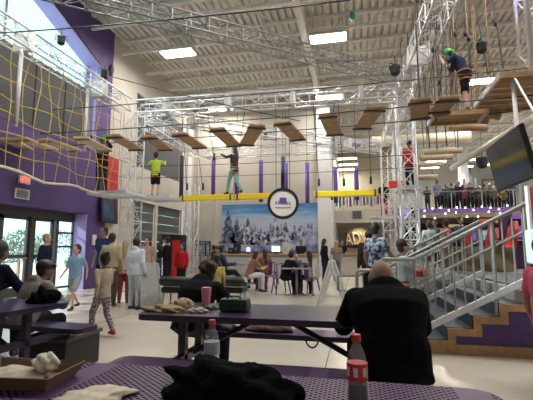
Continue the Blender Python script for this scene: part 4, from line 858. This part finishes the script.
for i, (px_, Y_, hh) in enumerate(((440, 17, 1.7), (455, 16, 1.8), (470, 15.5, 1.7), (487, 14.5, 1.9), (503, 13, 1.75), (517, 12, 1.8), (427, 18.5, 1.6))):
    x = atY(px_, 240, Y_).x; t = empty('arcade_machine', (x, Y_, ZP), 'upright arcade machine under the balcony, ' + ['second from the left', 'third from the left, teal screen', 'in the middle of the row', 'red topped, behind the red racing seat', 'violet lit, right of the racing seats', 'last at the right by the white machine', 'leftmost of the row'][i], 'arcade machine', .2 * (i % 3) - .2, 'arcade machines', local=True)
    m = mat('arcade_side_%s' % 'abcde'[i % 5], cols[i % 5], .5)
    mb = MB(); mb.prism([(-.35, y, z) for y, z in ((-.4, 0), (-.4, .85), (-.25, 1.0), (-.1, 1.5), (-.3, hh - .1), (-.3, hh), (.4, hh), (.4, 0))], (.7, 0, 0)); build(mb, 'cabinet', m, t)
    mb = MB(); mb.box((0, -.2, 1.24), (.56, .03, .42), Matrix.Rotation(-.28, 3, 'X')); build(mb, 'screen', mat('arcade_screen_%s' % 'abc'[i % 3], [(.12, .22, .28), (.3, .08, .06), (.14, .08, .3)][i % 3], .3, emit=.3, noise=.6, scale=4), t)
    mb = MB(); mb.box((0, -.31, hh - .06), (.6, .03, .14)); build(mb, 'marquee', mat('arcade_marquee_%s' % 'abc'[i % 3], [(.35, .08, .06), (.35, .28, .12), (.16, .08, .4)][i % 3], .3, emit=.35), t)
    mb = MB(); mb.box((0, -.38, .9), (.64, .18, .05)); build(mb, 'control_panel', black, t); t.scale = (.82, .82, .78)
mb = MB(); x0, x1 = atY(440, 262, 10.2).x, atY(516, 264, 10.2).x; mb.box(((x0 + x1) / 2, 10.2, ZP + .28), (x1 - x0, .12, .56)); build(mb, 'low_partition', mat('partition_brown', (.16, .11, .07), .6), None, 'low tan partition beyond the stairs in front of the arcade machines', 'partition', bevel=.01)
# outside shrubs seen through the entrance
leafm = mat('shrub_leaf', (.16, .22, .14), .7, noise=.4)
for i, (x, y, s_) in enumerate(((-13, 13.5, 1.6), (-15, 15.5, 2.0), (-12.3, 16.2, 1.2), (-19, 17, 1.6), (-16, 19, 2.2))):
    t = empty('garden_shrub', (x, y, -.1), 'green shrub outside the glass entrance, ' + ['nearest the side window', 'behind the nearest one', 'small one close to the wall', 'left one farther out', 'tallest one at the back'][i], 'shrub', local=True)
    mb = MB(); rnd = random.Random(i)
    for k in range(700):
        a, b, r = rnd.uniform(0, 2 * PI), rnd.uniform(-.2, 1), s_ * .55 * (.7 + .3 * rnd.random()); c = Vector((r * math.cos(a) * math.sqrt(max(0, 1 - b * b)), r * math.sin(a) * math.sqrt(max(0, 1 - b * b)), s_ * .6 + r * b))
        u_ = Vector((rnd.uniform(-1, 1), rnd.uniform(-1, 1), rnd.uniform(-1, 1))).normalized(); v_ = u_.orthogonal().normalized(); mb.add([c - u_ * .07, c + v_ * .03, c + u_ * .07, c - v_ * .03], [(0, 1, 2, 3)])
    build(mb, 'foliage', leafm, t); mb = MB(); mb.tube([(0, 0, 0), (0, 0, s_ * .6)], .05, 6); build(mb, 'stem', wood, t)
# ------------------------------------------------------------------ people
SKIN = {'light': mat('light_skin', (.50, .32, .24), .55, noise=.04), 'tan': mat('tan_skin', (.30, .175, .12), .6, noise=.04), 'brown': mat('brown_skin', (.16, .085, .055), .55, noise=.04)}
HAIR = {'black': mat('black_hair', (.012, .010, .010), .6, noise=.3, scale=40), 'brown': mat('brown_hair', (.035, .020, .013), .8, noise=.3, scale=40), 'blond': mat('fair_hair', (.30, .20, .11), .6, noise=.3, scale=40)}
def cloth(name, c): return mat('cloth_' + name, c, .85, noise=.12, scale=14, bump=.25)
V = Vector
# joints in a 1.75 m body, facing +Y, +X = its left... (right-hand side of a viewer behind it)
def pose(kind, **k):
    J = dict(pel=V((0, 0, .93)), chest=V((0, 0, 1.28)), neck=V((0, 0, 1.47)), head=V((0, .02, 1.63)), hl=V((-.09, 0, .90)), hr=V((.09, 0, .90)), kl=V((-.10, .02, .49)), kr=V((.10, .02, .49)), al=V((-.11, -.02, .08)), ar=V((.11, -.02, .08)),
             sl=V((-.185, 0, 1.41)), sr=V((.185, 0, 1.41)), el=V((-.24, -.03, 1.12)), er=V((.24, -.03, 1.12)), wl=V((-.25, .06, .88)), wr=V((.25, .06, .88)))
    if kind == 'walk': J.update(kl=V((-.10, .20, .52)), al=V((-.10, .22, .09)), kr=V((.10, -.02, .48)), ar=V((.10, -.28, .13)), el=V((-.25, -.14, 1.14)), wl=V((-.26, -.12, .88)), er=V((.24, .08, 1.13)), wr=V((.24, .26, .96)))
    if kind in ('sit', 'lean'):
        d = .93 - .55; b = .0 if kind == 'sit' else .18
        for n in ('pel', 'chest', 'neck', 'head', 'sl', 'sr', 'el', 'er', 'wl', 'wr', 'hl', 'hr'): J[n] = J[n] - V((0, 0, d))
        for n, f in (('chest', .6), ('neck', 1), ('head', 1.25), ('sl', .9), ('sr', .9)): J[n] = J[n] + V((0, b * f + .02, -b * f * .25))
        J.update(kl=V((-.15, .42, .55)), kr=V((.15, .42, .55)), al=V((-.16, .42, .08)), ar=V((.16, .42, .08)))
        J['el'] = J['sl'] + V((-.07, .14 + b * .3, -.25)); J['er'] = J['sr'] + V((.07, .14 + b * .3, -.25)); J['wl'] = V((-.12, .45 + b * .5, .80)); J['wr'] = V((.12, .45 + b * .5, .80))
    if kind == 'slump':
        for n in ('pel', 'hl', 'hr'): J[n] = J[n] - V((0, 0, .38))
        J.update(chest=V((0, .10, .82)), neck=V((0, .25, .965)), head=V((0, .31, 1.05)), sl=V((-.20, .19, .90)), sr=V((.20, .19, .90)), el=V((-.29, .36, .70)), er=V((.29, .36, .70)), wl=V((-.10, .50, .82)), wr=V((.10, .50, .82)))
        J.update(kl=V((-.15, .42, .55)), kr=V((.15, .42, .55)), al=V((-.16, .42, .08)), ar=V((.16, .42, .08)))
    for n, v in k.items():
        if n in J: J[n] = V(v)
    return J
def torso(mb, J, w_=1.0, ex=0, hem=None, belly=0):
    lat = (J['sr'] - J['sl']).normalized(); n = 16; rings = []
    hl_ = (J['hr'] - J['hl']).normalized()
    up0 = (J['chest'] - J['pel']).normalized()
    secs = []
    if hem is not None: secs.append((J['pel'] - up0 * hem, .158, .118, hl_))
    secs += [(J['pel'] - up0 * .06, .150, .115, hl_), (J['pel'] + up0 * .06, .155, .115 + belly, hl_), (J['pel'].lerp(J['chest'], .5), .140, .108 + belly, hl_.lerp(lat, .5).normalized()), (J['chest'], .165, .12 + belly * .5, lat), (J['chest'].lerp(J['neck'], .55), .175, .105, lat), (J['chest'].lerp(J['neck'], .82), .13, .08, lat), (J['neck'], .065, .062, lat)]
    for c, a, b, l in secs:
        ax = (J['neck'] - J['pel']).normalized(); f = ax.cross(l).normalized()
        rings.append([c + l * (a * w_ + ex) * math.cos(2 * PI * k / n) + f * (b * w_ + ex) * math.sin(2 * PI * k / n) for k in range(n)])
    mb.loft(rings)
def hand(mb, e, wv, side, s=1.0, curl=.5):
    d = (wv - e).normalized(); a = V((0, 0, 1)) if abs(d.z) < .8 else V((0, 1, 0)); l = d.cross(a).normalized(); nrm = l.cross(d).normalized()
    mb.ell(wv + d * .045 * s, (.040 * s, .018 * s, .05 * s), Matrix((l, nrm, d)).transposed(), 10, 6)
    for k, L in enumerate((.072, .08, .075, .06)):
        b = wv + d * .085 * s + l * (k - 1.5) * .022 * s; m_ = b + d * L * .5 * s + l * (k - 1.5) * .003; t_ = m_ + (d * (1 - curl) - nrm * curl * .9).normalized() * L * .5 * s
        mb.cap(b, m_, .0095 * s, .009 * s, 6); mb.cap(m_, t_, .009 * s, .0075 * s, 6)
    b = wv + d * .02 * s + l * side * .03 * s; m_ = b + (d * .6 + l * side * .7).normalized() * .035 * s; mb.cap(b, m_, .012 * s, .010 * s, 6); mb.cap(m_, m_ + (d * .9 + l * side * .1).normalized() * .03 * s, .010 * s, .008 * s, 6)
def person(loc, rz, H, label, J=None, skin='tan', hair='short', haircol='black', top=('grey', (.3, .3, .3)), bottom=('dark', (.02, .02, .03)), shoe=(.03, .03, .03), sleeves='short', legs='long',
           vox=.02, w_=1.0, look=0, tilt=0, hood=False, group=None, child=False, extra=None, belly=0, skirt=False):
    J = J or pose('stand'); s = H / 1.75
    t = empty('person', loc, label, 'person', rz, group, local=True); t.scale = (s, s, s); vox = vox / s; ex = 0
    hs = 1.0 if not child else min(1.3, (1 + (1.75 - H) * .42)); hc = J['head'] + V((0, 0, .02 * (hs - 1) * 8))
    R = Matrix.Rotation(look, 3, 'Z') @ Matrix.Rotation(tilt, 3, 'X')
    mb = MB(); torso(mb, J, .96 * w_, -.004, belly=belly)
    mb.cap(J['neck'] - V((0, 0, .03)), hc - V((0, .01, .07)), .056, .052)
    mb.ell(hc + R @ V((0, 0, .02)), (.076 * hs, .094 * hs, .108 * hs), R, 16, 10)
    mb.ell(hc + R @ V((0, .028, -.045)) * hs, (.056 * hs, .062 * hs, .070 * hs), R, 12, 8)
    mb.cap(hc + R @ V((0, .088, .01)) * hs, hc + R @ V((0, .105, -.018)) * hs, .011 * hs, .017 * hs, 8)
    for sx in (-1, 1): mb.ell(hc + R @ V((sx * .078, -.005, 0)) * hs, (.014 * hs, .022 * hs, .032 * hs), R, 8, 6)
    for q, sd_ in (('l', -1), ('r', 1)):
        S_, E, W_2, Hh, K, A = (J[n + q] for n in 'sewhka')
        mb.cap(S_ - V((sd_ * .04, 0, 0)), S_, .05, .056); mb.cap(S_, E, .052 * w_, .040); mb.cap(E, W_2, .040, .027); hand(mb, E, W_2, -sd_, .95)
        mb.cap(Hh, K, .082 * w_, .054); mb.cap(K, A, .054, .036)
        mb.cap(A, A + V((0, .02, -.04)), .034, .03); mb.cap(A + V((0, -.03, -.045)), A + V((0, .13, -.055)), .03, .024)
    build(mb, 'body', SKIN[skin], t, remesh=vox, sm=2)
    # trousers
    cm = cloth(*bottom); mb = MB()
    l = (J['hr'] - J['hl']).normalized(); f_ = V((0, 0, 1)).cross(l) * -1
    mb.ell((J['hl'] + J['hr']) / 2 + V((0, -.01, .02)), (.175 * w_, .130 * w_ + belly, .13), None, 16, 8)
    for q in 'lr':
        Hh, K, A = J['h' + q], J['k' + q], J['a' + q]
        if legs == 'long': mb.cap(Hh, K, .102 * w_, .075 * w_); mb.cap(K, A.lerp(K, .06), .075 * w_, .058)
        else: mb.cap(Hh, Hh.lerp(K, .85), .105 * w_, .092 * w_)
    build(mb, 'trousers' if legs == 'long' else 'shorts', cm, t, remesh=vox, sm=2)
    tm_ = cloth(*top); mb = MB(); torso(mb, J, 1.05 * w_, .016 + (.02 if hood else 0), hem=.10, belly=belly)
    for q, sd_ in (('l', -1), ('r', 1)):
        S_, E, W_2 = J['s' + q], J['e' + q], J['w' + q]; k = .012 if hood else 0
        mb.cap(S_ - V((sd_ * .05, 0, 0)), S_, .066 + k, .070 + k)
        if sleeves == 'short': mb.cap(S_, S_.lerp(E, .62), .068, .062)
        elif sleeves == 'long': mb.cap(S_, E, .068 + k, .056 + k); mb.cap(E, W_2.lerp(E, .06), .056 + k, .040 + k * .5)
    if hood: mb.ell(J['neck'] + V((0, -.075, .02)), (.115, .07, .075), None, 14, 8)
    sh_ = build(mb, 'hooded_jacket' if hood else 'shirt', tm_, t, remesh=vox, sm=2)
    sm_ = mat('shoe_%d_%d_%d' % tuple(int(c * 100) for c in shoe), shoe, .5)
    for q in 'lr':
        A = J['a' + q]; mb = MB(); mb.cap(A + V((0, -.03, -.045)), A + V((0, .13, -.055)), .040, .034, 10); mb.cap(A, A + V((0, 0, -.05)), .043, .042, 10); build(mb, 'shoe', sm_, t, smooth=True)
    hm = HAIR.get(haircol)
    if hair not in ('bald', 'none'):
        mb = MB()
        if hair in ('short', 'long', 'bun', 'curly', 'cap', 'pony'):
            mb.ell(hc + R @ V((0, -.022, .035)) * hs, (.092 * hs, .102 * hs, .110 * hs), R, 16, 9); mb.ell(hc + R @ V((0, -.04, -.02)) * hs, (.080 * hs, .072 * hs, .09 * hs), R, 14, 8)
        if hair == 'long': mb.cap(hc + R @ V((0, -.06, 0)) * hs, J['neck'] + V((0, -.09, -.18)), .085 * hs, .07); 
        if hair == 'pony': mb.cap(hc + R @ V((0, -.10, .03)) * hs, hc + R @ V((0, -.15, -.16)) * hs, .035, .025)
        if hair == 'bun': mb.ell(hc + R @ V((0, -.09, .11)) * hs, (.05, .05, .05))
        if hair == 'curly':
            rn = random.Random(3)
            for _ in range(26): a, b = rn.uniform(0, 2 * PI), rn.uniform(-.2, 1); mb.ell(hc + R @ V((.085 * math.cos(a) * math.sqrt(1 - b * b), -.03 + .085 * math.sin(a) * math.sqrt(1 - b * b), .04 + .09 * b)) * hs, (.035, .035, .035), None, 8, 5)
        if hair in ('helmet',):
            mb.ell(hc + R @ V((0, -.005, .05)), (.112, .135, .105), R, 18, 10); mb.cap(hc + R @ V((-.07, .10, .04)), hc + R @ V((.07, .10, .04)), .02, .02)
            build(mb, 'helmet', mat('green_helmet', (.05, .42, .06), .35), t, smooth=True)
        elif hair in ('blackhelmet',): mb.ell(hc + R @ V((0, -.005, .05)), (.112, .135, .105), R, 18, 10); build(mb, 'helmet', black, t, smooth=True)
        else: hr_ = build(mb, 'hair', hm, t, remesh=vox * .9, sm=1)
        if hair == 'cap':
            mb = MB(); mb.ell(hc + R @ V((0, -.01, .055)) * hs, (.10 * hs, .115 * hs, .085 * hs), R, 16, 8); mb.cap(hc + R @ V((-.04, .10, .05)) * hs, hc + R @ V((.04, .10, .05)) * hs, .03, .03); build(mb, 'cap', black, hr_, smooth=True)
    else:
        if hair == 'bald': mb = MB(); mb.ell(hc + R @ V((0, -.028, -.028)) * hs, (.083 * hs, .076 * hs, .052 * hs), R, 16, 8); build(mb, 'hair', mat('cropped_hair', (.05, .035, .03), .8), t, smooth=True)
    for sx in (-1, 1): mb = MB(); mb.ell(hc + R @ V((sx * .032, .086, .018)) * hs, (.013, .009, .008), R, 8, 5); build(mb, 'eye', black, t, smooth=True)
    mb = MB(); mb.ell(hc + R @ V((0, .088, -.055)) * hs, (.024, .008, .007), R, 8, 5); build(mb, 'mouth', mat('lips', (.30, .10, .09), .5), t, smooth=True)
    if extra: extra(t, J, hc)
    return t
def look_yaw(deg): return math.radians(deg)
def harness(t, J, hc):
    mb = MB(); n = 18
    mb.tube([J['pel'] + V((.185 * math.cos(2 * PI * k / n), .15 * math.sin(2 * PI * k / n), .06)) for k in range(n + 1)], .016, 6)
    for q in 'lr': c = J['h' + q].lerp(J['k' + q], .3); mb.tube([c + V((.115 * math.cos(2 * PI * k / n), .115 * math.sin(2 * PI * k / n), 0)) for k in range(n + 1)], .014, 6)
    build(mb, 'harness', mat('orange_strap', (.55, .16, .03), .6), t)
# foreground man in black, back to us, seated on the middle table's near bench
by = MT[1] - (.375 + .10 + .15)
p = atY(392, 330, by)
Jm = pose('slump', head=(0, .32, 1.005), neck=(0, .25, .945), el=(-.255, .36, .69), er=(.255, .36, .69), sl=(-.18, .19, .885), sr=(.18, .19, .885))
person((p.x, by, 0), .10, 1.82, 'large bald person in a black hooded jacket seated with back to the viewer', Jm, 'tan', 'bald', top=('black_jacket', (.004, .004, .005)), bottom=('black_trousers', (.005, .005, .006)), sleeves='long', vox=.014, w_=1.14, hood=True, belly=.03)
# left table people
def bench(px_, T, side): return atY(px_, 290, T[1] + side * (.375 + .27 + .135))
p = fl(50, 318)
person((-3.56, LT[1] + .66, 0), -.3, 1.50, 'person in a grey sweatshirt and black cap sitting with back turned at the left table', pose('lean'), 'brown', 'cap', top=('grey_sweat', (.20, .19, .18)), sleeves='long', vox=.016, w_=1.05, hood=True, look=-.4)
p = atY(-3, 290, LT[1] + .1)
person((-4.22, LT[1] + .66, 0), -.1, 1.80, 'person in dark navy clothes cut off by the left edge of the view', pose('lean'), 'brown', 'short', top=('dark_navy', (.012, .014, .03)), sleeves='long', vox=.016, w_=1.15)
# behind the middle table
yb = MT[1] + .63
def atb(px_): return atY(px_, 290, yb).x
person((atb(191), yb, 0), -.25, 1.66, 'person with brown hair in a black jacket on the far bench of the middle table', pose('slump'), 'light', 'curly', 'brown', ('black_coat', (.012, .012, .016)), sleeves='long', vox=.016, w_=1.1, hood=True, look=.6, tilt=-.2)
pC = fl(215, 321); person((pC.x, pC.y, 0), .2, 1.13, 'small child in a yellow shirt standing behind the middle table', pose('stand'), 'tan', 'short', 'black', ('mustard', (.42, .38, .12)), vox=.016, child=True, look=.3)
# ---- standing and walking crowd: (px, feet_py or Y, height, facing deg, pose, label, options)
def stand(px_, py_head, H, Y_, rz, lab, k='stand', **kw):
    x = atY(px_, 260, Y_).x; return person((x, Y_, kw.pop('z', 0)), math.radians(rz), H, lab, pose(k, **kw.pop('j', {})), **kw)
def yfor(H, py, z=0): return None
def solve(px_, py_, H, z=0):   # depth at which a head top of height H appears at the pixel
    r = ray(px_, py_); return (H + z - EYE) / r.z * r.y if abs(r.z) > .004 else 12
fr = lambda x, y, deg=0: 0
person(tuple(fl(42, 304))[:2] + (0,), math.radians(-75), 1.62, 'person in dark clothes standing by the glass doors', pose('stand'), 'light', 'short', 'blond', ('navy_dark', (.015, .02, .04)), sleeves='long')
person(tuple(fl(74, 309))[:2] + (0,), math.radians(180), 1.32, 'child in a light blue shirt walking from the entrance', pose('walk'), 'light', 'short', 'brown', ('light_blue', (.20, .36, .52)), ('grey_shorts', (.30, .32, .34)), child=True, legs='short')
def dots(t, J, hc): pass
g = fl(101, 336)
dm = speck('dotted_leggings', (.02, .012, .03), (.45, .35, .40), 34); MATS['cloth_dotted'] = dm
person((g.x, g.y, 0), math.radians(70), 1.16, 'girl in dotted leggings and cream top walking past the left table', pose('walk'), 'brown', 'bun', 'black', ('cream_top', (.36, .31, .24)), ('dotted', (0, 0, 0)), (.45, .04, .06), sleeves='long', child=True, vox=.016)
person(tuple(fl(109, 306))[:2] + (0,), math.radians(10), 1.62, 'person in a tan jacket seen from behind near the white tower', pose('stand'), 'light', 'short', 'brown', ('tan_jacket', (.34, .29, .21)), ('brown_trousers', (.08, .06, .05)), sleeves='long', w_=1.15)
person(tuple(fl(101, 299))[:2] + (0,), math.radians(170), 1.84, 'dark haired person in blue beside the tan jacket', pose('stand'), 'tan', 'short', 'black', ('blue_shirt', (.03, .05, .12)), sleeves='short')
person(tuple(fl(123, 303))[:2] + (0,), math.radians(20), 1.45, 'shorter light haired person between the tan jacket and the pale hoodie', pose('stand'), 'light', 'long', 'blond', ('pink_beige', (.5, .36, .3)), ('maroon_trousers', (.2, .04, .06)))
person(tuple(fl(134, 309))[:2] + (0,), math.radians(-10), 1.50, 'person in a pale white blue hooded sweatshirt seen from behind', pose('stand'), 'brown', 'short', 'black', ('pale_hoodie', (.55, .60, .68)), ('pale_trousers', (.45, .5, .58)), sleeves='long', hood=True, w_=1.15)
person(tuple(fl(146, 292))[:2] + (0,), math.radians(180), 1.62, 'person in a pink beige top near the grey sandwich board', pose('stand'), 'light', 'long', 'brown', ('rose', (.42, .30, .27)))
pa_ = fl(166, 291); person((pa_.x, pa_.y, 0), math.radians(100), 1.66, 'person in black carrying a small child beside the red cabinet', pose('stand', wl=(-.1, .28, 1.15), wr=(.12, .28, 1.1)), 'tan', 'short', 'black', ('black_top', (.015, .015, .02)), sleeves='long')
person((pa_.x - .2, pa_.y - .05, .78), math.radians(-80), .95, 'small child held in the arms of the person in black', pose('sit', wl=(-.2, .25, 1.1), wr=(.2, .25, 1.1)), 'brown', 'short', 'black', ('dark_green_top', (.04, .06, .05)), child=True)
person(tuple(fl(181, 290))[:2] + (0,), math.radians(180), 1.42, 'child in a red jacket standing beside the red cabinet', pose('stand'), 'tan', 'short', 'black', ('red_jacket', (.42, .02, .03)), sleeves='long', child=True)
p = fl(221, 290); person((p.x, p.y, 0), math.radians(-70), 1.78, 'person in navy leaning back on a seat before the far counter', pose('sit', al=(-.14, .75, .15), ar=(.14, .75, .15)), 'tan', 'short', 'black', ('navy_shirt', (.03, .05, .09)), sleeves='long')
p = fl(213, 292); person((p.x, p.y, 0), math.radians(-20), 1.55, 'brown haired person seated left of the person in navy', pose('sit'), 'light', 'long', 'brown', ('dull_shirt', (.12, .11, .12)))
p = fl(249, 292); person((p.x, p.y, 0), math.radians(-60), 1.6, 'person in white trousers and brown top seated at the far group', pose('lean'), 'light', 'long', 'brown', ('brown_top', (.26, .14, .09)), ('white_trousers', (.55, .57, .62)))
p = fl(265, 290); person((p.x, p.y, 0), math.radians(30), 1.62, 'person with long brown hair and rust top seen from behind at the far group', pose('sit'), 'light', 'long', 'brown', ('rust_top', (.20, .09, .05)), ('plum_trousers', (.06, .02, .05)))
p = fl(257, 283); person((p.x, p.y, 0), math.radians(160), 1.5, 'person facing the viewer across the far group', pose('sit'), 'tan', 'short', 'brown', ('sand_top', (.4, .33, .25)))
p = fl(285, 295); person((p.x, p.y, 0), math.radians(-50), 1.62, 'person in black seated at the left side of the grey cafe table', pose('lean'), 'light', 'short', 'black', ('plain_black', (.015, .015, .02)), sleeves='long')
p = fl(310, 295); person((p.x, p.y, 0), math.radians(25), 1.55, 'person with brown hair and white top seated at the right of the grey cafe table', pose('sit'), 'light', 'long', 'brown', ('white_top', (.55, .50, .48)), sleeves='long')
p = fl(298, 286); person((p.x, p.y, 0), math.radians(180), 1.5, 'person facing the viewer behind the grey cafe table', pose('lean'), 'light', 'short', 'brown', ('dull_blue', (.12, .14, .2)))
p = atY(301, 250, 19.2); person((p.x, 19.2, 0), math.radians(180), 1.72, 'staff member in black behind the long counter', pose('stand'), 'tan', 'short', 'black', ('staff_black', (.02, .02, .03)))
p = fl(325, 282); person((p.x, p.y, 0), math.radians(-60), 1.68, 'person with long dark hair in black standing before the pale column', pose('stand'), 'light', 'long', 'black', ('black_dress', (.012, .012, .016)), sleeves='long')
p = fl(337, 281); person((p.x, p.y, 0), math.radians(10), 1.60, 'person with long fair hair waiting at the short counter', pose('stand'), 'light', 'long', 'blond', ('taupe_top', (.20, .17, .15)), ('grey_jeans', (.12, .14, .17)))
p = atY(342, 250, 21.8); person((p.x, 21.8, 0), math.radians(180), 1.74, 'cashier in dark clothes behind the short counter', pose('stand'), 'light', 'short', 'black', ('cashier_dark', (.02, .02, .025)))
# stairs
ck = speck('checked_shirt', (.01, .02, .07), (.40, .48, .60), 16); MATS['cloth_checked'] = ck
p = atY(376, 250, 7.9); person((p.x, 7.9, 0), math.radians(-45), 1.76, 'person in a blue and white checked shirt at the foot of the stairs', pose('stand', er=(.24, .12, 1.14), wr=(.22, .34, 1.08)), 'tan', 'short', 'black', ('checked', (0, 0, 0)), ('dark_jeans', (.02, .025, .04)), vox=.016, w_=.98)
p = atY(369, 250, 9.6); person((p.x, 9.6, 0), math.radians(10), 1.68, 'person in brown behind the checked shirt at the stairs', pose('stand'), 'brown', 'short', 'black', ('brown_coat', (.09, .06, .05)), sleeves='long')
p = atY(403, 260, 6.3); Jk = pose('stand', el=(-.2, .2, 1.18), wl=(-.1, .42, 1.14), er=(.2, .2, 1.18), wr=(.1, .42, 1.14)); person((p.x, 6.3, RH + .0), math.radians(-85), 1.20, 'curly haired child in a pale shirt standing on the stairs behind the nearest railing', Jk, 'light', 'curly', 'brown', ('pale_aqua', (.38, .48, .50)), ('red_shorts', (.45, .03, .05)), child=True, legs='short', vox=.016)
b2 = atY(420, 273, 6.28); crumple((b2.x, 6.28, b2.z - .06), (.10, .09, .07), 'red_bag', mat('red_bag_cloth', (.45, .02, .04), .8), 'small red bag held by the curly haired child on the stairs', 'bag', seed=8, amp=.2)
for i, (px_, Y_, H, c) in enumerate(((436, 13.5, 1.4, (.06, .14, .16)), (447, 12.2, 1.3, (.35, .10, .08)), (462, 13.2, 1.45, (.05, .10, .14)), (430, 11.2, 1.2, (.3, .34, .36)))):
    p = atY(px_, 250, Y_); person((p.x, Y_, ZP), math.radians([150, 30, 200, 0][i]), H, 'child among the arcade machines, ' + ['in teal, left of the rust shirt', 'in a rust shirt', 'in dark blue, beside the red seats', 'in pale grey, near the stair top'][i], pose(['stand', 'walk', 'stand', 'walk'][i]), 'tan', 'short', 'brown', ('kid_%s' % 'wxyz'[i], c), child=True)
# balcony crowd
for i, (px_, H, c, hc_) in enumerate(((437, 1.85, (.22, .24, .42), 'black'), (446, 1.6, (.05, .07, .06), 'black'), (452, 1.72, (.03, .09, .11), 'black'), (459, 1.7, (.04, .03, .05), 'black'), (463, 1.55, (.25, .04, .05), 'brown'), (470, 1.75, (.05, .05, .07), 'black'), (427, 1.5, (.04, .05, .05), 'black'), (484, 1.6, (.08, .07, .04), 'brown'), (494, 1.45, (.10, .11, .08), 'brown'), (512, 1.7, (.05, .07, .15), 'black'), (476, 1.4, (.06, .05, .05), 'black'), (503, 1.3, (.18, .14, .03), 'brown'))):
    p = atY(px_, 190, YM + .7 + .25 * (i % 3)); person((p.x, YM + .7 + .25 * (i % 3), ZM), math.radians(180 + 25 * ((i * 7) % 5 - 2)), H, 'onlooker behind the long balcony railing, ' + ['in lavender leaning high at the left', 'short, second group from the left', 'in dark teal, left of the red shirt', 'in dark purple next to the red shirt', 'in a red shirt', 'in charcoal beside the navy letters', 'leftmost, partly behind the tower', 'in olive, right of the column', 'in moss green beside the olive one', 'in blue, next to the television', 'small one right of the column', 'small one in mustard'][i],
           pose('stand', wl=(-.2, .3, 1.1), wr=(.2, .3, 1.1)), ['tan', 'brown', 'light'][i % 3], 'short', hc_, ('crowd_%s' % 'abcdefghijkl'[i], c), vox=.03)
for i, (px_, c) in enumerate(((441, (.03, .03, .05)), (449, (.05, .05, .06)), (456, (.02, .05, .05)), (466, (.06, .02, .03)), (473, (.03, .03, .03)), (480, (.05, .04, .03)), (489, (.03, .05, .04)), (498, (.06, .05, .03)), (507, (.03, .04, .06)))):
    p = atY(px_, 190, YM + 2.0); person((p.x, YM + 1.9 + .3 * (i % 2), ZM), math.radians(150 + 40 * (i % 3)), 1.55 + .1 * (i % 4), 'onlooker in the second row on the balcony, ' + ['far left', 'second from the left', 'third from the left', 'just left of the white column', 'just right of the white column', 'below the wall picture, left', 'below the wall picture, right', 'left of the television corner', 'nearest the television'][i],
           pose('stand'), ['brown', 'tan'][i % 2], 'short', 'black', ('row_%s' % 'abcdefghi'[i], c), vox=.03, sleeves='long')
# climbers
q = atY(101, 189, 10.4)
person((q.x, 10.4, 2.935), math.radians(60), 1.72, 'climber in black with a green helmet beside the rope net', pose('stand', el=(-.3, .15, 1.55), wl=(-.25, .3, 1.75), er=(.3, .1, 1.5), wr=(.25, .3, 1.7)), 'brown', 'helmet', 'black', ('climb_black', (.015, .015, .018)), ('climb_navy', (.02, .025, .04)), sleeves='long', extra=harness)
q = atY(155, 193, 11.6)
person((q.x, 11.6, 2.935), math.radians(10), 1.42, 'climber in a lime yellow shirt and dark shorts on the small platform', pose('stand', el=(-.38, .05, 1.25), wl=(-.3, .3, 1.42), er=(.34, .12, 1.3), wr=(.26, .35, 1.5)), 'light', 'short', 'brown', ('lime', (.45, .60, .08)), ('dark_shorts', (.015, .015, .03)), legs='short', child=True, extra=harness)
q = atY(234, 192, YBm)
person((q.x, YBm, ZB), math.radians(70), 1.46, 'girl with dark hair walking along the left yellow beam', pose('walk', al=(-.04, .28, .09), ar=(.04, -.30, .11), kl=(-.05, .2, .52), kr=(.05, -.06, .5), el=(-.3, .15, 1.35), wl=(-.3, .4, 1.5), er=(.3, .15, 1.2), wr=(.2, .35, 1.3)), 'light', 'long', 'black', ('dark_print', (.06, .05, .05)), ('teal_leggings', (.22, .38, .38)), sleeves='long', child=True, vox=.016, extra=harness)
q = atY(467, 112, 8.3)
person((q.x, 8.3, 3.93), math.radians(75), 1.50, 'climber in a green helmet bending forward on the narrow wooden platform', pose('stand', chest=(0, .10, 1.24), neck=(0, .24, 1.40), head=(0, .33, 1.50), sl=(-.185, .20, 1.34), sr=(.185, .20, 1.34), el=(-.2, .40, 1.18), wl=(-.14, .48, 1.38), er=(.2, .35, 1.08), wr=(.12, .42, .9)), 'light', 'helmet', 'brown', ('navy_tee', (.03, .04, .08)), ('black_shorts', (.015, .015, .02)), legs='short', vox=.016, extra=harness)
q = atY(410, 170, 12.6); person((q.x, 12.6, 3.12), math.radians(150), 1.45, 'climber in a red shirt inside the middle tower', pose('stand'), 'brown', 'blackhelmet', 'black', ('climb_red', (.5, .03, .04)), ('climb_dark', (.02, .02, .03)), extra=harness)
q = atY(387, 190, 17.3); person((q.x - .1, 17.9, 2.7), math.radians(180), 1.5, 'climber in black and red behind the yellow beam end', pose('stand'), 'brown', 'blackhelmet', 'black', ('climb_black2', (.03, .01, .012)), ('climb_red2', (.3, .03, .03)))
deckplat(q.x - .7, q.x + .6, 17.7, 18.5, 2.7, 'landing_platform', 'grey landing platform at the far tower behind the yellow beam', steel, 3)
# person at right edge in pink
p = atY(531, 290, 3.6); person((p.x + .12, 3.6, 0), math.radians(-60), 1.32, 'child in a pink shirt cut off by the right edge of the view', pose('stand'), 'tan', 'short', 'brown', ('pink_shirt', (.50, .10, .17)), ('grey_pants', (.2, .2, .25)), child=True, vox=.016)
